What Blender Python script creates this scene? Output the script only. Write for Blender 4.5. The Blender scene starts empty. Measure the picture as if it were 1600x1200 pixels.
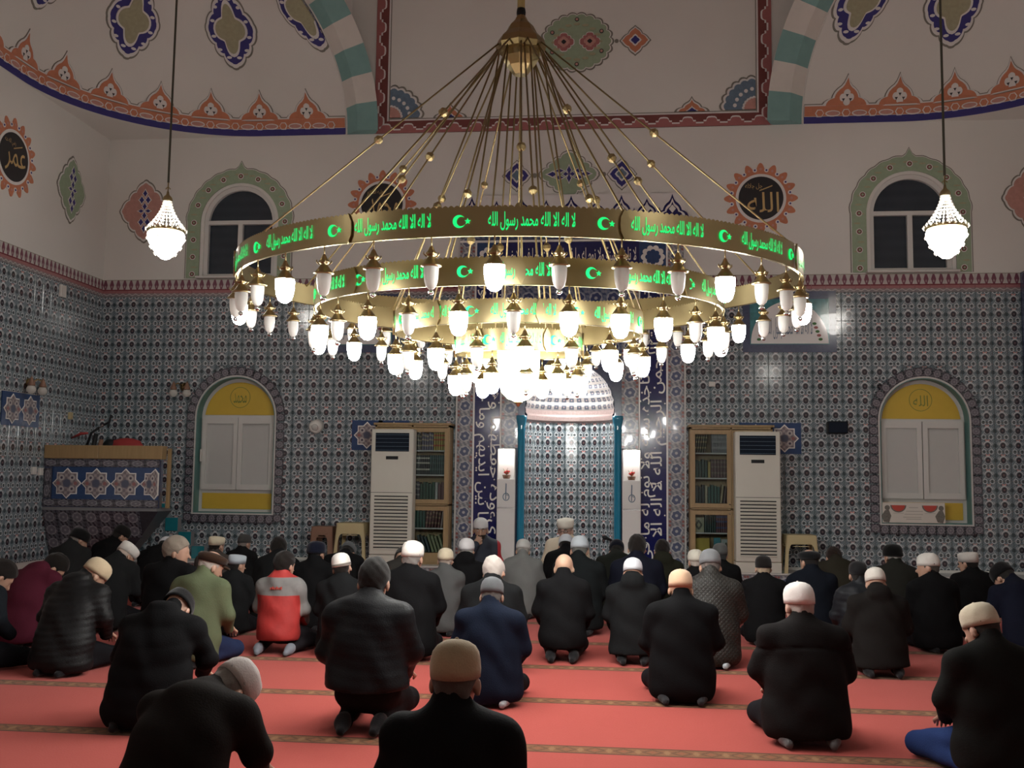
import bpy, math, random
import numpy as np
from mathutils import Matrix, Vector
from mathutils.geometry import tessellate_polygon

random.seed(7)
SC = bpy.context.scene
COL = SC.collection
PI = math.pi

# ------------------------------------------------------------------ camera, world, exposure
def make_camera():
    yaw, pitch, roll = math.atan(165 / 1600), math.atan(148 / 1600), 0.012
    fwd = Vector((-math.sin(yaw) * math.cos(pitch), math.cos(yaw) * math.cos(pitch), math.sin(pitch)))
    r = fwd.cross(Vector((0, 0, 1))).normalized()
    u = r.cross(fwd)
    r2 = r * math.cos(roll) + u * math.sin(roll)
    u2 = -r * math.sin(roll) + u * math.cos(roll)
    m = Matrix(((r2.x, u2.x, -fwd.x, 0.7), (r2.y, u2.y, -fwd.y, 0.0), (r2.z, u2.z, -fwd.z, 1.55), (0, 0, 0, 1)))
    cd = bpy.data.cameras.new('camera')
    cd.sensor_width = 36.0
    cd.lens = 36.0            # 1600 px focal length over a 1600 px frame
    cd.clip_start, cd.clip_end = 0.05, 100
    c = bpy.data.objects.new('camera', cd)
    c.matrix_world = m
    COL.objects.link(c)
    SC.camera = c
make_camera()
W = bpy.data.worlds.new('night')
SC.world = W
W.use_nodes = True
W.node_tree.nodes['Background'].inputs[0].default_value = (0.02, 0.03, 0.06, 1)
W.node_tree.nodes['Background'].inputs[1].default_value = 0.2
SC.view_settings.view_transform = 'Standard'
SC.view_settings.look = 'None'
SC.view_settings.exposure = 0.12
SC.view_settings.gamma = 1.0
SC.view_settings.use_curve_mapping = False
SC.cycles.max_bounces = 7
SC.cycles.diffuse_bounces = 4
SC.cycles.glossy_bounces = 3
SC.cycles.transmission_bounces = 4
SC.cycles.sample_clamp_indirect = 4.0
SC.cycles.caustics_reflective = False
SC.cycles.caustics_refractive = False
LAMP_E = 74.0        # lit lamp glass
PEND_E = 22.0        # crystal pendants
NICHE_E = 16.0

# ------------------------------------------------------------------ arabic lettering (built in font)
AR = {'ا': 'FE8D FE8E', 'ل': 'FEDD FEDE FEDF FEE0', 'ه': 'FEE9 FEEA FEEB FEEC', 'م': 'FEE1 FEE2 FEE3 FEE4',
      'ح': 'FEA1 FEA2 FEA3 FEA4', 'د': 'FEA9 FEAA', 'ر': 'FEAD FEAE', 'س': 'FEB1 FEB2 FEB3 FEB4', 'و': 'FEED FEEE',
      'ب': 'FE8F FE90 FE91 FE92', 'ن': 'FEE5 FEE6 FEE7 FEE8', 'ي': 'FEF1 FEF2 FEF3 FEF4', 'ق': 'FED5 FED6 FED7 FED8',
      'ت': 'FE95 FE96 FE97 FE98', 'خ': 'FEA5 FEA6 FEA7 FEA8', 'ذ': 'FEAB FEAC', 'ة': 'FE93 FE94', 'ع': 'FEC9 FECA FECB FECC',
      'ظ': 'FEC5 FEC6 FEC7 FEC8', 'ف': 'FED1 FED2 FED3 FED4', 'ض': 'FEBD FEBE FEBF FEC0', 'ك': 'FED9 FEDA FEDB FEDC',
      'ش': 'FEB5 FEB6 FEB7 FEB8', 'ء': 'FE80', 'ط': 'FEC1 FEC2 FEC3 FEC4', 'ج': 'FE9D FE9E FE9F FEA0'}
def shape_ar(t):
    out, i, prev = [], 0, False
    while i < len(t):
        ch = t[i]
        if ch not in AR:
            out.append(ch); prev = False; i += 1; continue
        if ch == 'ل' and i + 1 < len(t) and t[i + 1] == 'ا':
            out.append(chr(0xFEFC if prev else 0xFEFB)); prev = False; i += 2; continue
        f = AR[ch].split()
        nxt = i + 1 < len(t) and t[i + 1] in AR and t[i + 1] != 'ء'
        dual = len(f) == 4
        k = (3 if prev else 2) if (dual and nxt) else (1 if prev else 0)
        out.append(chr(int(f[min(k, len(f) - 1)], 16)))
        prev = dual and nxt
        i += 1
    return ''.join(reversed(out))
TXT = {}
def text_np(s, offset=0.0, raw=False):
    key = (s, offset)
    if key in TXT:
        return TXT[key]
    c = bpy.data.curves.new('lettering', 'FONT')
    c.body = s if raw else shape_ar(s)
    c.resolution_u = 3
    c.offset = offset
    o = bpy.data.objects.new('lettering', c)
    COL.objects.link(o)
    me = bpy.data.meshes.new_from_object(o.evaluated_get(bpy.context.evaluated_depsgraph_get()))
    v = np.empty(len(me.vertices) * 3); me.vertices.foreach_get('co', v); v = v.reshape(-1, 3)[:, :2]
    f = [list(p.vertices) for p in me.polygons]
    bpy.data.objects.remove(o); bpy.data.curves.remove(c); bpy.data.meshes.remove(me)
    lo, hi = v.min(0), v.max(0)
    v = (v - lo) / (hi - lo)                      # unit box
    TXT[key] = (v, f, (hi - lo)[0] / (hi - lo)[1])
    return TXT[key]
S_TAWHID = 'لا اله الا الله محمد رسول الله'
S_BAND_R = 'بسم الله الرحمن الرحيم الله لا اله الا هو'
S_BAND_R2 = 'الحي القيوم لا تاخذه سنة ولا نوم له ما في'
S_BAND_T = 'لا تاخذه سنة ولا نوم له ما في السموات وما في الارض'
S_BAND_L2 = 'يعلم ما بين ايديهم وما خلفهم ولا يحيطون'
S_BAND_L = 'ولا يءوده حفظهما وهو العلي العظيم'
for s_ in (S_TAWHID, S_BAND_R, S_BAND_R2, S_BAND_T, S_BAND_L, S_BAND_L2, 'الله', 'محمد', 'عمر', 'و', 'جل جلاله', 'عليه السلام', 'رضي الله عنه'):
    text_np(s_, 0.0)
for s_ in (S_TAWHID, S_BAND_R, S_BAND_R2, S_BAND_T, S_BAND_L, S_BAND_L2):
    text_np(s_, 0.006)

# ------------------------------------------------------------------ object helpers
def link(o, parent=None):
    COL.objects.link(o)
    if parent is not None:
        o.parent = parent
    return o
def tag(o, label=None, cat=None, group=None, kind=None):
    if label: o['label'] = label
    if cat: o['category'] = cat
    if group: o['group'] = group
    if kind: o['kind'] = kind
    return o
def thing(name, label, cat, loc=(0, 0, 0), rz=0.0, group=None):
    o = bpy.data.objects.new(name, None)
    o.empty_display_size = 0.1
    o.location = loc
    o.rotation_euler = (0, 0, rz)
    link(o)
    return tag(o, label, cat, group)
def mesh_np(name, v, faces, smooth=False):
    """v (N,3); faces (M,3|4) array or list of lists"""
    me = bpy.data.meshes.new(name)
    if isinstance(faces, np.ndarray) and len(faces):
        k = faces.shape[1]
        me.vertices.add(len(v)); me.vertices.foreach_set('co', np.asarray(v, np.float32).ravel())
        me.loops.add(faces.size); me.loops.foreach_set('vertex_index', faces.astype(np.int32).ravel())
        me.polygons.add(len(faces))
        me.polygons.foreach_set('loop_start', np.arange(0, faces.size, k, dtype=np.int32))
        me.polygons.foreach_set('use_smooth', np.full(len(faces), smooth))
        me.update(calc_edges=True)
    else:
        me.from_pydata([tuple(p) for p in v], [], [list(f) for f in faces])
        if smooth:
            me.polygons.foreach_set('use_smooth', np.full(len(me.polygons), True))
        me.update()
    return me
def obj(name, me, mat=None, parent=None):
    o = bpy.data.objects.new(name, me)
    if mat is not None and len(me.materials) == 0:
        me.materials.append(mat)
    return link(o, parent)
class MB:
    """collects simple solids into one mesh"""
    def __init__(s): s.v, s.f = [], []
    def add(s, v, f):
        n = len(s.v)
        s.v += [tuple(p) for p in v]
        s.f += [[i + n for i in q] for q in f]
        return s
    def box(s, x0, x1, y0, y1, z0, z1, b=0.0):
        if b <= 0:
            v = [(x, y, z) for z in (z0, z1) for y in (y0, y1) for x in (x0, x1)]
            return s.add(v, [(0, 2, 3, 1), (4, 5, 7, 6), (0, 1, 5, 4), (2, 6, 7, 3), (0, 4, 6, 2), (1, 3, 7, 5)])
        # bevelled box: 24 verts
        v, idx = [], {}
        for sx in (0, 1):
            for sy in (0, 1):
                for sz in (0, 1):
                    X, Y, Z = (x0, x1)[sx], (y0, y1)[sy], (z0, z1)[sz]
                    dx, dy, dz = (b, -b)[sx], (b, -b)[sy], (b, -b)[sz]
                    for a, p in enumerate(((X, Y + dy, Z + dz), (X + dx, Y, Z + dz), (X + dx, Y + dy, Z))):
                        idx[(sx, sy, sz, a)] = len(v); v.append(p)
        g = lambda *k: idx[k]
        f = []
        for q in (0, 1):
            f.append([g(q, 0, 0, 0), g(q, 1, 0, 0), g(q, 1, 1, 0), g(q, 0, 1, 0)][::(-1 if q == 0 else 1)])
            f.append([g(0, q, 0, 1), g(1, q, 0, 1), g(1, q, 1, 1), g(0, q, 1, 1)][::(1 if q == 0 else -1)])
            f.append([g(0, 0, q, 2), g(1, 0, q, 2), g(1, 1, q, 2), g(0, 1, q, 2)][::(-1 if q == 0 else 1)])
        for i in (0, 1):
            for j in (0, 1):
                f.append([g(i, j, 0, 0), g(i, j, 1, 0), g(i, j, 1, 1), g(i, j, 0, 1)][::(1 if i != j else -1)])
                f.append([g(i, 0, j, 0), g(i, 1, j, 0), g(i, 1, j, 2), g(i, 0, j, 2)][::(-1 if i != j else 1)])
                f.append([g(0, i, j, 1), g(1, i, j, 1), g(1, i, j, 2), g(0, i, j, 2)][::(1 if i != j else -1)])
                for k in (0, 1):
                    f.append([g(i, j, k, 0), g(i, j, k, 1), g(i, j, k, 2)][::(1 if (i + j + k) % 2 else -1)])
        return s.add(v, f)
    def tube(s, pts, r, n=8, cap=True):
        pts = [Vector(p) for p in pts]
        rs = r if isinstance(r, (list, tuple)) else [r] * len(pts)
        rings = []
        ref = None
        v = []
        for i, p in enumerate(pts):
            t = (pts[min(i + 1, len(pts) - 1)] - pts[max(i - 1, 0)]).normalized()
            if ref is None:
                ref = Vector((1, 0, 0)) if abs(t.x) < .9 else Vector((0, 1, 0))
            a = (ref - t * ref.dot(t)).normalized(); ref = a
            b = t.cross(a)
            for k in range(n):
                w = 2 * PI * k / n
                v.append(p + (a * math.cos(w) + b * math.sin(w)) * rs[i])
        f = []
        for i in range(len(pts) - 1):
            for k in range(n):
                f.append((i * n + k, i * n + (k + 1) % n, (i + 1) * n + (k + 1) % n, (i + 1) * n + k))
        if cap:
            f.append(list(range(n))[::-1]); f.append([(len(pts) - 1) * n + k for k in range(n)])
        return s.add(v, f)
    def lathe(s, prof, n=16, c=(0, 0, 0), sx=1.0, sy=1.0):
        v, f, rows = [], [], []
        for r, z in prof:
            if r < 1e-6:
                rows.append([len(v)]); v.append((c[0], c[1], c[2] + z))
            else:
                rows.append(list(range(len(v), len(v) + n)))
                for k in range(n):
                    w = 2 * PI * k / n
                    v.append((c[0] + r * sx * math.cos(w), c[1] + r * sy * math.sin(w), c[2] + z))
        for a, b in zip(rows, rows[1:]):
            for k in range(n):
                k2 = (k + 1) % n
                if len(a) == 1 and len(b) == 1: continue
                if len(a) == 1: f.append((a[0], b[k2], b[k]))
                elif len(b) == 1: f.append((a[k], a[k2], b[0]))
                else: f.append((a[k], a[k2], b[k2], b[k]))
        return s.add(v, f)
    def xf(s, m):
        s.v = [tuple(m @ Vector(p)) for p in s.v]; return s
    def mesh(s, name, smooth=False):
        return mesh_np(name, s.v, s.f, smooth)
    def build(s, name, mat, parent=None, smooth=False):
        return obj(name, s.mesh(name, smooth), mat, parent)
def plate_data(loops, mapf, thick):
    """flat piece with optional holes; mapf(u,v,d)->xyz"""
    loops = [[(float(a), float(b)) for a, b in l] for l in loops]
    tris = tessellate_polygon([[Vector((a, b, 0)) for a, b in l] for l in loops])
    flat = [p for l in loops for p in l]
    v = [mapf(a, b, thick) for a, b in flat]
    f = []
    for t in tris:
        (ax, ay), (bx, by), (cx, cy) = (flat[i] for i in t)
        f.append(tuple(t) if (bx - ax) * (cy - ay) - (by - ay) * (cx - ax) > 0 else tuple(t)[::-1])
    n0 = len(flat)
    v += [mapf(a, b, 0) for a, b in flat]
    k = 0
    for l in loops:
        m = len(l)
        for i in range(m):
            a, b = k + i, k + (i + 1) % m
            f.append((a, b, b + n0, a + n0))
        k += m
    return v, f
def plate(name, loops, mapf, thick, mat, parent=None):
    v, f = plate_data(loops, mapf, thick)
    return obj(name, mesh_np(name, v, f), mat, parent)
def splate(name, loop, ctr, mapf, thick, mat, parent=None, rings=5):
    """like plate(), for outlines that are star shaped about ctr and lie on a curved surface"""
    n = len(loop)
    v, f = [mapf(ctr[0], ctr[1], thick)], []
    for r in range(1, rings + 1):
        k = r / rings
        v += [mapf(ctr[0] + (a - ctr[0]) * k, ctr[1] + (b - ctr[1]) * k, thick) for a, b in loop]
    for i in range(n):
        j = (i + 1) % n
        f.append((0, 1 + i, 1 + j))
        for r in range(rings - 1):
            a = 1 + r * n
            f.append((a + i, a + n + i, a + n + j, a + j))
    m = len(v)
    v += [mapf(a, b, 0) for a, b in loop]
    a = 1 + (rings - 1) * n
    f += [(a + i, m + i, m + (i + 1) % n, a + (i + 1) % n) for i in range(n)]
    return obj(name, mesh_np(name, v, f), mat, parent)
def letter_plate(name, txt, offset, mapf, w, h, mat, parent=None, rot=0, mirror=False, d=0.004):
    """lettering in a w x h box centred on (0,0) of mapf"""
    v, f, _ = text_np(txt, offset)
    vv = (v - 0.5)
    if rot == 0: P = vv * (w, h)
    elif rot == 1: P = np.stack([-vv[:, 1] * h, vv[:, 0] * w], 1)       # reads bottom to top
    else: P = np.stack([vv[:, 1] * h, -vv[:, 0] * w], 1)
    return obj(name, mesh_np(name, [mapf(a, b, d) for a, b in P], f), mat, parent)
# 2D outlines
def scal(l, k, cx=0, cy=0): return [(cx + (a - cx) * k, cy + (b - cy) * k) for a, b in l]
def mv(l, dx, dy): return [(a + dx, b + dy) for a, b in l]
def circ(r, n=32, cx=0, cy=0, ry=None):
    return [(cx + r * math.cos(2 * PI * k / n), cy + (ry or r) * math.sin(2 * PI * k / n)) for k in range(n)]
def ogee(a, b, lobes=3, amp=.05, p=1.25, n=96, tip=.08):
    out = []
    for k in range(n):
        t = 2 * PI * k / n
        c, s = math.cos(t), math.sin(t)
        r = (abs(c) ** p + abs(s) ** p) ** (-1 / p)
        r *= 1 - amp + amp * 2 * abs(math.sin(t * lobes * 2)) ** .7 * .6
        tt = min(t % (PI / 2), PI / 2 - t % (PI / 2))
        r *= 1 + tip * max(0, 1 - tt / .12)
        out.append((a * r * c, b * r * s))
    return out
def lobed(r, n, amp, m=12, ph=0.0, ex=.8):
    out = []
    for k in range(n * m):
        t = 2 * PI * k / (n * m)
        out.append(((r + amp * (abs(math.cos(n * t / 2)) ** ex)) * math.cos(t + ph), (r + amp * (abs(math.cos(n * t / 2)) ** ex)) * math.sin(t + ph)))
    return out
def star8(R):
    r = R * .765
    pts = []
    for k in range(8):
        t = PI / 4 * k
        pts.append((R * math.cos(t), R * math.sin(t)))
        pts.append((r * math.cos(t + PI / 8), r * math.sin(t + PI / 8)))
    return pts
def crest(w, h):
    """trefoil ogee crest, base centred at 0, width w, height h"""
    half = [(w * .5, 0), (w * .48, h * .09), (w * .44, h * .18), (w * .37, h * .25), (w * .29, h * .285), (w * .275, h * .37), (w * .24, h * .48), (w * .18, h * .58), (w * .11, h * .66), (w * .06, h * .76), (w * .03, h * .87), (0, h)]
    return half + [(-a, b) for a, b in half[-2::-1]]
def wall_map(cx, cz, Y=14.5):
    return lambda u, v, d: (cx + u, Y - d, cz + v)
def left_map(cy, cz, X=-7.0):
    return lambda u, v, d: (X + d, cy + u, cz + v)
# ------------------------------------------------------------------ materials
class E:
    """tiny expression wrapper over Math nodes"""
    def __init__(s, nt, v): s.nt, s.v = nt, v
    def op(s, o, *a, clamp=False):
        n = s.nt.nodes.new('ShaderNodeMath'); n.operation = o; n.use_clamp = clamp
        for i, x in enumerate((s,) + a):
            x = x.v if isinstance(x, E) else x
            if isinstance(x, (int, float)): n.inputs[i].default_value = x
            else: s.nt.links.new(x, n.inputs[i])
        return E(s.nt, n.outputs[0])
    def __add__(s, o): return s.op('ADD', o)
    def __radd__(s, o): return s.op('ADD', o)
    def __sub__(s, o): return s.op('SUBTRACT', o)
    def __rsub__(s, o): return s.op('MULTIPLY', -1.0).op('ADD', o)
    def __mul__(s, o): return s.op('MULTIPLY', o)
    def __rmul__(s, o): return s.op('MULTIPLY', o)
    def __truediv__(s, o): return s.op('DIVIDE', o)
    def __lt__(s, o): return s.op('LESS_THAN', o)
    def __gt__(s, o): return s.op('GREATER_THAN', o)
    def abs(s): return s.op('ABSOLUTE')
    def min(s, o): return s.op('MINIMUM', o)
    def max(s, o): return s.op('MAXIMUM', o)
    def sqrt(s): return s.op('SQRT')
    def sin(s): return s.op('SINE')
    def frac(s): return s.op('FRACT')
    def floor(s): return s.op('FLOOR')
def hyp(a, b): return (a * a + b * b).sqrt()
def soft(x, edge, w):          # 1 below edge
    return ((x - edge) * (-1.0 / w) + 0.5).op('ADD', 0.0, clamp=True)
class MT:
    def __init__(s, name):
        s.m = bpy.data.materials.new(name); s.m.use_nodes = True
        s.nt = s.m.node_tree
        s.bsdf = s.nt.nodes['Principled BSDF']
    def node(s, t, **kw):
        n = s.nt.nodes.new(t)
        for k, v in kw.items(): setattr(n, k, v)
        return n
    def uv(s):
        t = s.node('ShaderNodeUVMap'); x = s.node('ShaderNodeSeparateXYZ')
        s.nt.links.new(t.outputs[0], x.inputs[0])
        return E(s.nt, x.outputs[0]), E(s.nt, x.outputs[1])
    def pos(s, kind='Object'):
        t = s.node('ShaderNodeTexCoord'); x = s.node('ShaderNodeSeparateXYZ')
        s.nt.links.new(t.outputs[kind], x.inputs[0])
        return [E(s.nt, x.outputs[i]) for i in range(3)]
    def wpos(s):
        t = s.node('ShaderNodeNewGeometry'); x = s.node('ShaderNodeSeparateXYZ')
        s.nt.links.new(t.outputs['Position'], x.inputs[0])
        return [E(s.nt, x.outputs[i]) for i in range(3)]
    def noise(s, scale, detail=2, rough=.5, world=False):
        n = s.node('ShaderNodeTexNoise'); n.inputs['Scale'].default_value = scale
        n.inputs['Detail'].default_value = detail; n.inputs['Roughness'].default_value = rough
        if world:
            g = s.node('ShaderNodeNewGeometry'); s.nt.links.new(g.outputs['Position'], n.inputs['Vector'])
        else:
            t = s.node('ShaderNodeTexCoord'); s.nt.links.new(t.outputs['Object'], n.inputs['Vector'])
        return E(s.nt, n.outputs['Fac'])
    def mix(s, fac, a, b):
        n = s.node('ShaderNodeMix', data_type='RGBA')
        for i, x in ((0, fac), (6, a), (7, b)):
            if isinstance(x, E): s.nt.links.new(x.v, n.inputs[i])
            elif isinstance(x, bpy.types.NodeSocket): s.nt.links.new(x, n.inputs[i])
            elif isinstance(x, (int, float)): n.inputs[i].default_value = x
            else: n.inputs[i].default_value = (*x, 1)
        return n.outputs[2]
    def base(s, c):
        if isinstance(c, bpy.types.NodeSocket): s.nt.links.new(c, s.bsdf.inputs['Base Color'])
        else: s.bsdf.inputs['Base Color'].default_value = (*c, 1)
        return s
    def set(s, **k):
        names = dict(rough='Roughness', metal='Metallic', coat='Coat Weight', coatr='Coat Roughness', spec='Specular IOR Level', trans='Transmission Weight', sheen='Sheen Weight', alpha='Alpha')
        for a, v in k.items(): s.bsdf.inputs[names[a]].default_value = v
        return s
    def emit(s, c, e):
        s.bsdf.inputs['Emission Color'].default_value = (*c, 1); s.bsdf.inputs['Emission Strength'].default_value = e
        return s
    def bump(s, h, strength=.2, dist=.01):
        b = s.node('ShaderNodeBump'); b.inputs['Strength'].default_value = strength; b.inputs['Distance'].default_value = dist
        s.nt.links.new(h.v, b.inputs['Height']); s.nt.links.new(b.outputs[0], s.bsdf.inputs['Normal'])
        return s
def plain(name, c, rough=.5, metal=0.0, var=.12, nscale=9.0, bump=0.0, **k):
    t = MT(name)
    n = t.noise(nscale, 3)
    t.base(t.mix(n, tuple(x * (1 - var) for x in c), tuple(min(1, x * (1 + var)) for x in c)))
    t.set(rough=rough, metal=metal, **k)
    if bump: t.bump(n, bump, .01)
    return t.m
def glow(name, c, e):
    t = MT(name); t.base(c).set(rough=.4).emit(c, e); return t.m

M = {}
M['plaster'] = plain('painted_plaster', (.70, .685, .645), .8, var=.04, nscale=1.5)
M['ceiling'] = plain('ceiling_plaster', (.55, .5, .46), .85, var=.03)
M['stone_white'] = plain('arch_white', (.66, .63, .58), .8, var=.07, nscale=6)
M['teal_arch'] = plain('arch_teal', (.20, .36, .345), .75, var=.12, nscale=8)
M['paint_navy'] = plain('paint_navy', (.035, .03, .18), .7)
M['paint_white'] = plain('paint_white', (.72, .70, .68), .75, var=.05)
M['paint_grey'] = plain('paint_grey', (.20, .19, .16), .75, var=.08)
M['paint_orange'] = plain('paint_orange', (.53, .20, .11), .75, var=.15, nscale=14)
M['paint_green'] = plain('paint_green', (.30, .38, .26), .75, var=.15, nscale=16)
M['paint_olive'] = plain('paint_olive', (.36, .34, .22), .75, var=.18, nscale=22)
M['paint_slate'] = plain('paint_slate', (.13, .19, .26), .75, var=.3, nscale=22)
M['paint_maroon'] = plain('paint_maroon', (.17, .045, .04), .7, var=.15)
M['paint_rose'] = plain('paint_rose', (.36, .13, .125), .75, var=.1)
M['paint_pinkfill'] = plain('paint_pinkfill', (.50, .26, .22), .75, var=.2, nscale=20)
M['paint_black'] = plain('paint_black', (.018, .017, .02), .5)
M['gold_letter'] = plain('gold_letter', (.55, .38, .16), .45, var=.1)
M['white_letter'] = plain('white_letter', (.80, .78, .74), .3, var=.03)
M['brass'] = plain('brass', (.47, .385, .20), .30, 1.0, var=.08, nscale=5)
M['brass_dark'] = plain('brass_dark', (.34, .255, .12), .32, 1.0, var=.1)
M['mustard'] = plain('mustard_sleeve', (.30, .21, .06), .5)
M['rod'] = plain('brass_rod', (.36, .29, .15), .38, 1.0, var=.05)
M['green_led'] = glow('green_letter_light', (.01, .95, .22), .9)
M['wood'] = None
M['white_pvc'] = plain('white_plastic_frame', (.62, .61, .58), .35, var=.02)
M['white_gloss'] = plain('white_gloss_panel', (.78, .77, .75), .12, var=.02, coat=.5)
M['ac_body'] = plain('air_conditioner_cream', (.63, .615, .54), .4, var=.02)
M['dark_plastic'] = plain('dark_plastic', (.014, .015, .017), .55, spec=.25)
M['grille'] = plain('grille_navy', (.010, .016, .028), .75, spec=.15)
M['night_pane'] = None
M['yellow_panel'] = plain('yellow_panel', (.62, .42, .05), .5, var=.05)
M['frosted_pane'] = plain('covered_pane', (.52, .52, .50), .3, var=.03)
M['teal_paint'] = plain('teal_reveal', (.10, .22, .205), .5, var=.1)
M['teal_tile'] = plain('teal_tile', (.02, .20, .24), .12, var=.15, coat=.6)
M['teal_glaze'] = plain('turquoise_glaze', (.015, .22, .36), .1, var=.08, coat=1.0)
M['navy_tile'] = plain('navy_tile', (.012, .014, .10), .14, var=.2, nscale=20, coat=.6)
M['blue_tile'] = plain('blue_tile', (.025, .06, .16), .16, var=.2, nscale=20, coat=.5)
M['slate_tile'] = plain('slate_tile', (.06, .075, .14), .2, var=.35, nscale=30, coat=.5)
M['teal_foliage'] = plain('teal_foliage_tile', (.06, .22, .24), .18, var=.45, nscale=18, coat=.4)
M['grout'] = plain('tile_grout', (.22, .22, .23), .8)
M['marble'] = plain('marble_edge', (.55, .54, .52), .3, var=.1)
M['beige_plastic'] = plain('beige_plastic', (.50, .42, .23), .45, var=.03)
M['brown_plastic'] = plain('brown_plastic', (.24, .13, .085), .45, var=.05)
M['white_plastic'] = plain('white_plastic', (.66, .64, .60), .45, var=.03)
M['red_cloth'] = plain('red_cloth', (.33, .03, .03), .7, var=.1)
M['flower_red'] = plain('red_flower', (.55, .03, .03), .6, var=.2)
M['leaf_green'] = plain('leaf_green', (.05, .16, .04), .6, var=.2)
M['steel'] = plain('chrome', (.75, .75, .75), .2, 1.0, var=.02)
M['cable'] = plain('pendant_cable', (.055, .055, .035), .6)
M['paper'] = plain('poster_paper', (.66, .62, .56), .6, var=.02)
M['faint_print'] = plain('faint_print', (.45, .42, .37), .7)
M['grey_print'] = plain('grey_print', (.16, .15, .13), .7, var=.5, nscale=60)
M['red_print'] = plain('red_print', (.50, .07, .05), .7, var=.1)
M['green_ink'] = plain('green_ink', (.20, .24, .05), .6)

def mk_wood():
    t = MT('oak_veneer'); x, y, z = t.pos()
    w = t.node('ShaderNodeTexNoise'); w.inputs['Scale'].default_value = 3; w.inputs['Detail'].default_value = 5
    c = t.node('ShaderNodeTexCoord'); mp = t.node('ShaderNodeMapping'); mp.inputs['Scale'].default_value = (12, 12, 1.2)
    t.nt.links.new(c.outputs['Object'], mp.inputs[0]); t.nt.links.new(mp.outputs[0], w.inputs['Vector'])
    t.base(t.mix(E(t.nt, w.outputs['Fac']), (.25, .16, .07), (.42, .29, .14))).set(rough=.45)
    return t.m
M['wood'] = mk_wood()
def mk_night():
    t = MT('night_window_curtain'); x, y, z = t.wpos()
    n = t.noise(3, 3, world=True)
    w = ((z * 40.0).sin() * 0.5 + 0.5) * 0.25 + n * 0.75
    t.base(t.mix(w, (.010, .018, .028), (.030, .045, .062))).set(rough=.25, coat=.35)
    return t.m
M['night_pane'] = mk_night()

def mk_iznik(name, pink=.3, lum=1.0):
    t = MT(name); u, v = t.uv()
    x, y, z = t.wpos()
    wn = t.node('ShaderNodeTexNoise'); wn.inputs['Scale'].default_value = 1.3; wn.inputs['Detail'].default_value = 3
    g = t.node('ShaderNodeNewGeometry'); t.nt.links.new(g.outputs['Position'], wn.inputs['Vector'])
    rnd = E(t.nt, wn.outputs['Fac'])
    a = u - .5
    b = v - .42
    r1 = hyp(a, b * .86)
    e = .03
    sc3 = lambda c, k=1.0: tuple(q * lum * k for q in c)
    W_ = (.43, .447, .46)
    BG, BG2 = (.083, .110, .126), (.145, .182, .20)
    neg = lambda q: q * -1.0
    du = u.min(1.0 - u)
    w = v.min(1.0 - v)
    col = t.mix(soft((a * 38.0).sin() * (b * 38.0).sin(), .2, .5), sc3(BG), sc3(BG2))
    # crown of white strokes over the medallion
    r = hyp(a, v - .42)
    col = t.mix(soft((r - .27).abs(), .03, e) * soft(neg(v), -.44, .06), col, sc3(W_))
    col = t.mix(soft((r - .375).abs(), .02, e) * soft(neg(v), -.40, .06) * soft(v, .66, .06), col, sc3(W_, .9))
    col = t.mix(soft(hyp(a * .55, (v - .735) * 1.3), .06, e), col, sc3(W_))
    # lines fanning out below the medallion
    col = t.mix(soft((a.abs() - .10 - (.40 - v) * .9).abs(), .022, e) * soft(v, .42, .05) * soft(neg(v), -.14, .05), col, sc3(W_, .9))
    # dark flower on the joint between tiles
    col = t.mix(soft(hyp(du * .95, b + .01), .135, .04), col, (.055, .08, .09))
    # medallion
    r1 = hyp(a, b * .85)
    col = t.mix(soft((r1 - .20).abs(), .014, e), col, sc3(W_, .75))
    col = t.mix(soft(r1, .18, e), col, (.035, .032, .042))
    pk = ((rnd - .42) * 3.0).op('ADD', pink, clamp=True)
    col = t.mix(soft(hyp(a, b - .01), .06, .05), col, t.mix(pk, (.13, .125, .13), (.19, .10, .10)))
    # paired rings on the horizontal joint
    r3 = hyp((a.abs() - .245) * .95, w)
    col = t.mix(soft(r3, .15, .04), col, sc3(BG2))
    col = t.mix(soft((r3 - .135).abs(), .022, e), col, sc3(W_))
    col = t.mix(soft(r3, .068, e), col, (.03, .035, .04))
    col = t.mix(soft(hyp(a, w), .045, e), col, (.05, .06, .07))
    # coral tulips
    col = t.mix(soft(hyp(a.abs() - .085, v - .80), .058, e) * pk, col, sc3((.50, .22, .19)))
    col = t.mix(soft(hyp(a.abs() - .20, v - .79), .045, e), col, (.05, .06, .07))
    t.base(col).set(rough=.16, coat=.35, spec=.5)
    t.bsdf.inputs['Coat Roughness'].default_value = .08
    return t.m
M['iznik'] = mk_iznik('iznik_floral_tile', .25, 1.38)
M['iznik_niche'] = mk_iznik('iznik_niche_tile', .9, 1.8)  # pinker copy of the wall tile, with the niche's extra light in its colour
def mk_crestborder():
    t = MT('crested_border_tile'); u, v = t.uv()
    p = (u * 2.0).frac() - .5           # two palmettes per tile
    q = (u + .25).frac()
    r = hyp(p * .62, v - .40) + p.abs() * .18
    col = t.mix(soft(p.abs() * 1.1 + (v - .5).abs() * .55, .38, .06), (.50, .46, .44), (.17, .055, .085))
    col = t.mix(soft(hyp(p * 1.1, v - .34), .11, .05), col, (.36, .24, .25))
    col = t.mix(soft((1.0 - v), .06, .02), col, (.28, .26, .20))
    col = t.mix(soft(v, .08, .03), col, (.20, .035, .045))
    t.base(col).set(rough=.2, coat=.3)
    return t.m
M['crest_tile'] = mk_crestborder()
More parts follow.
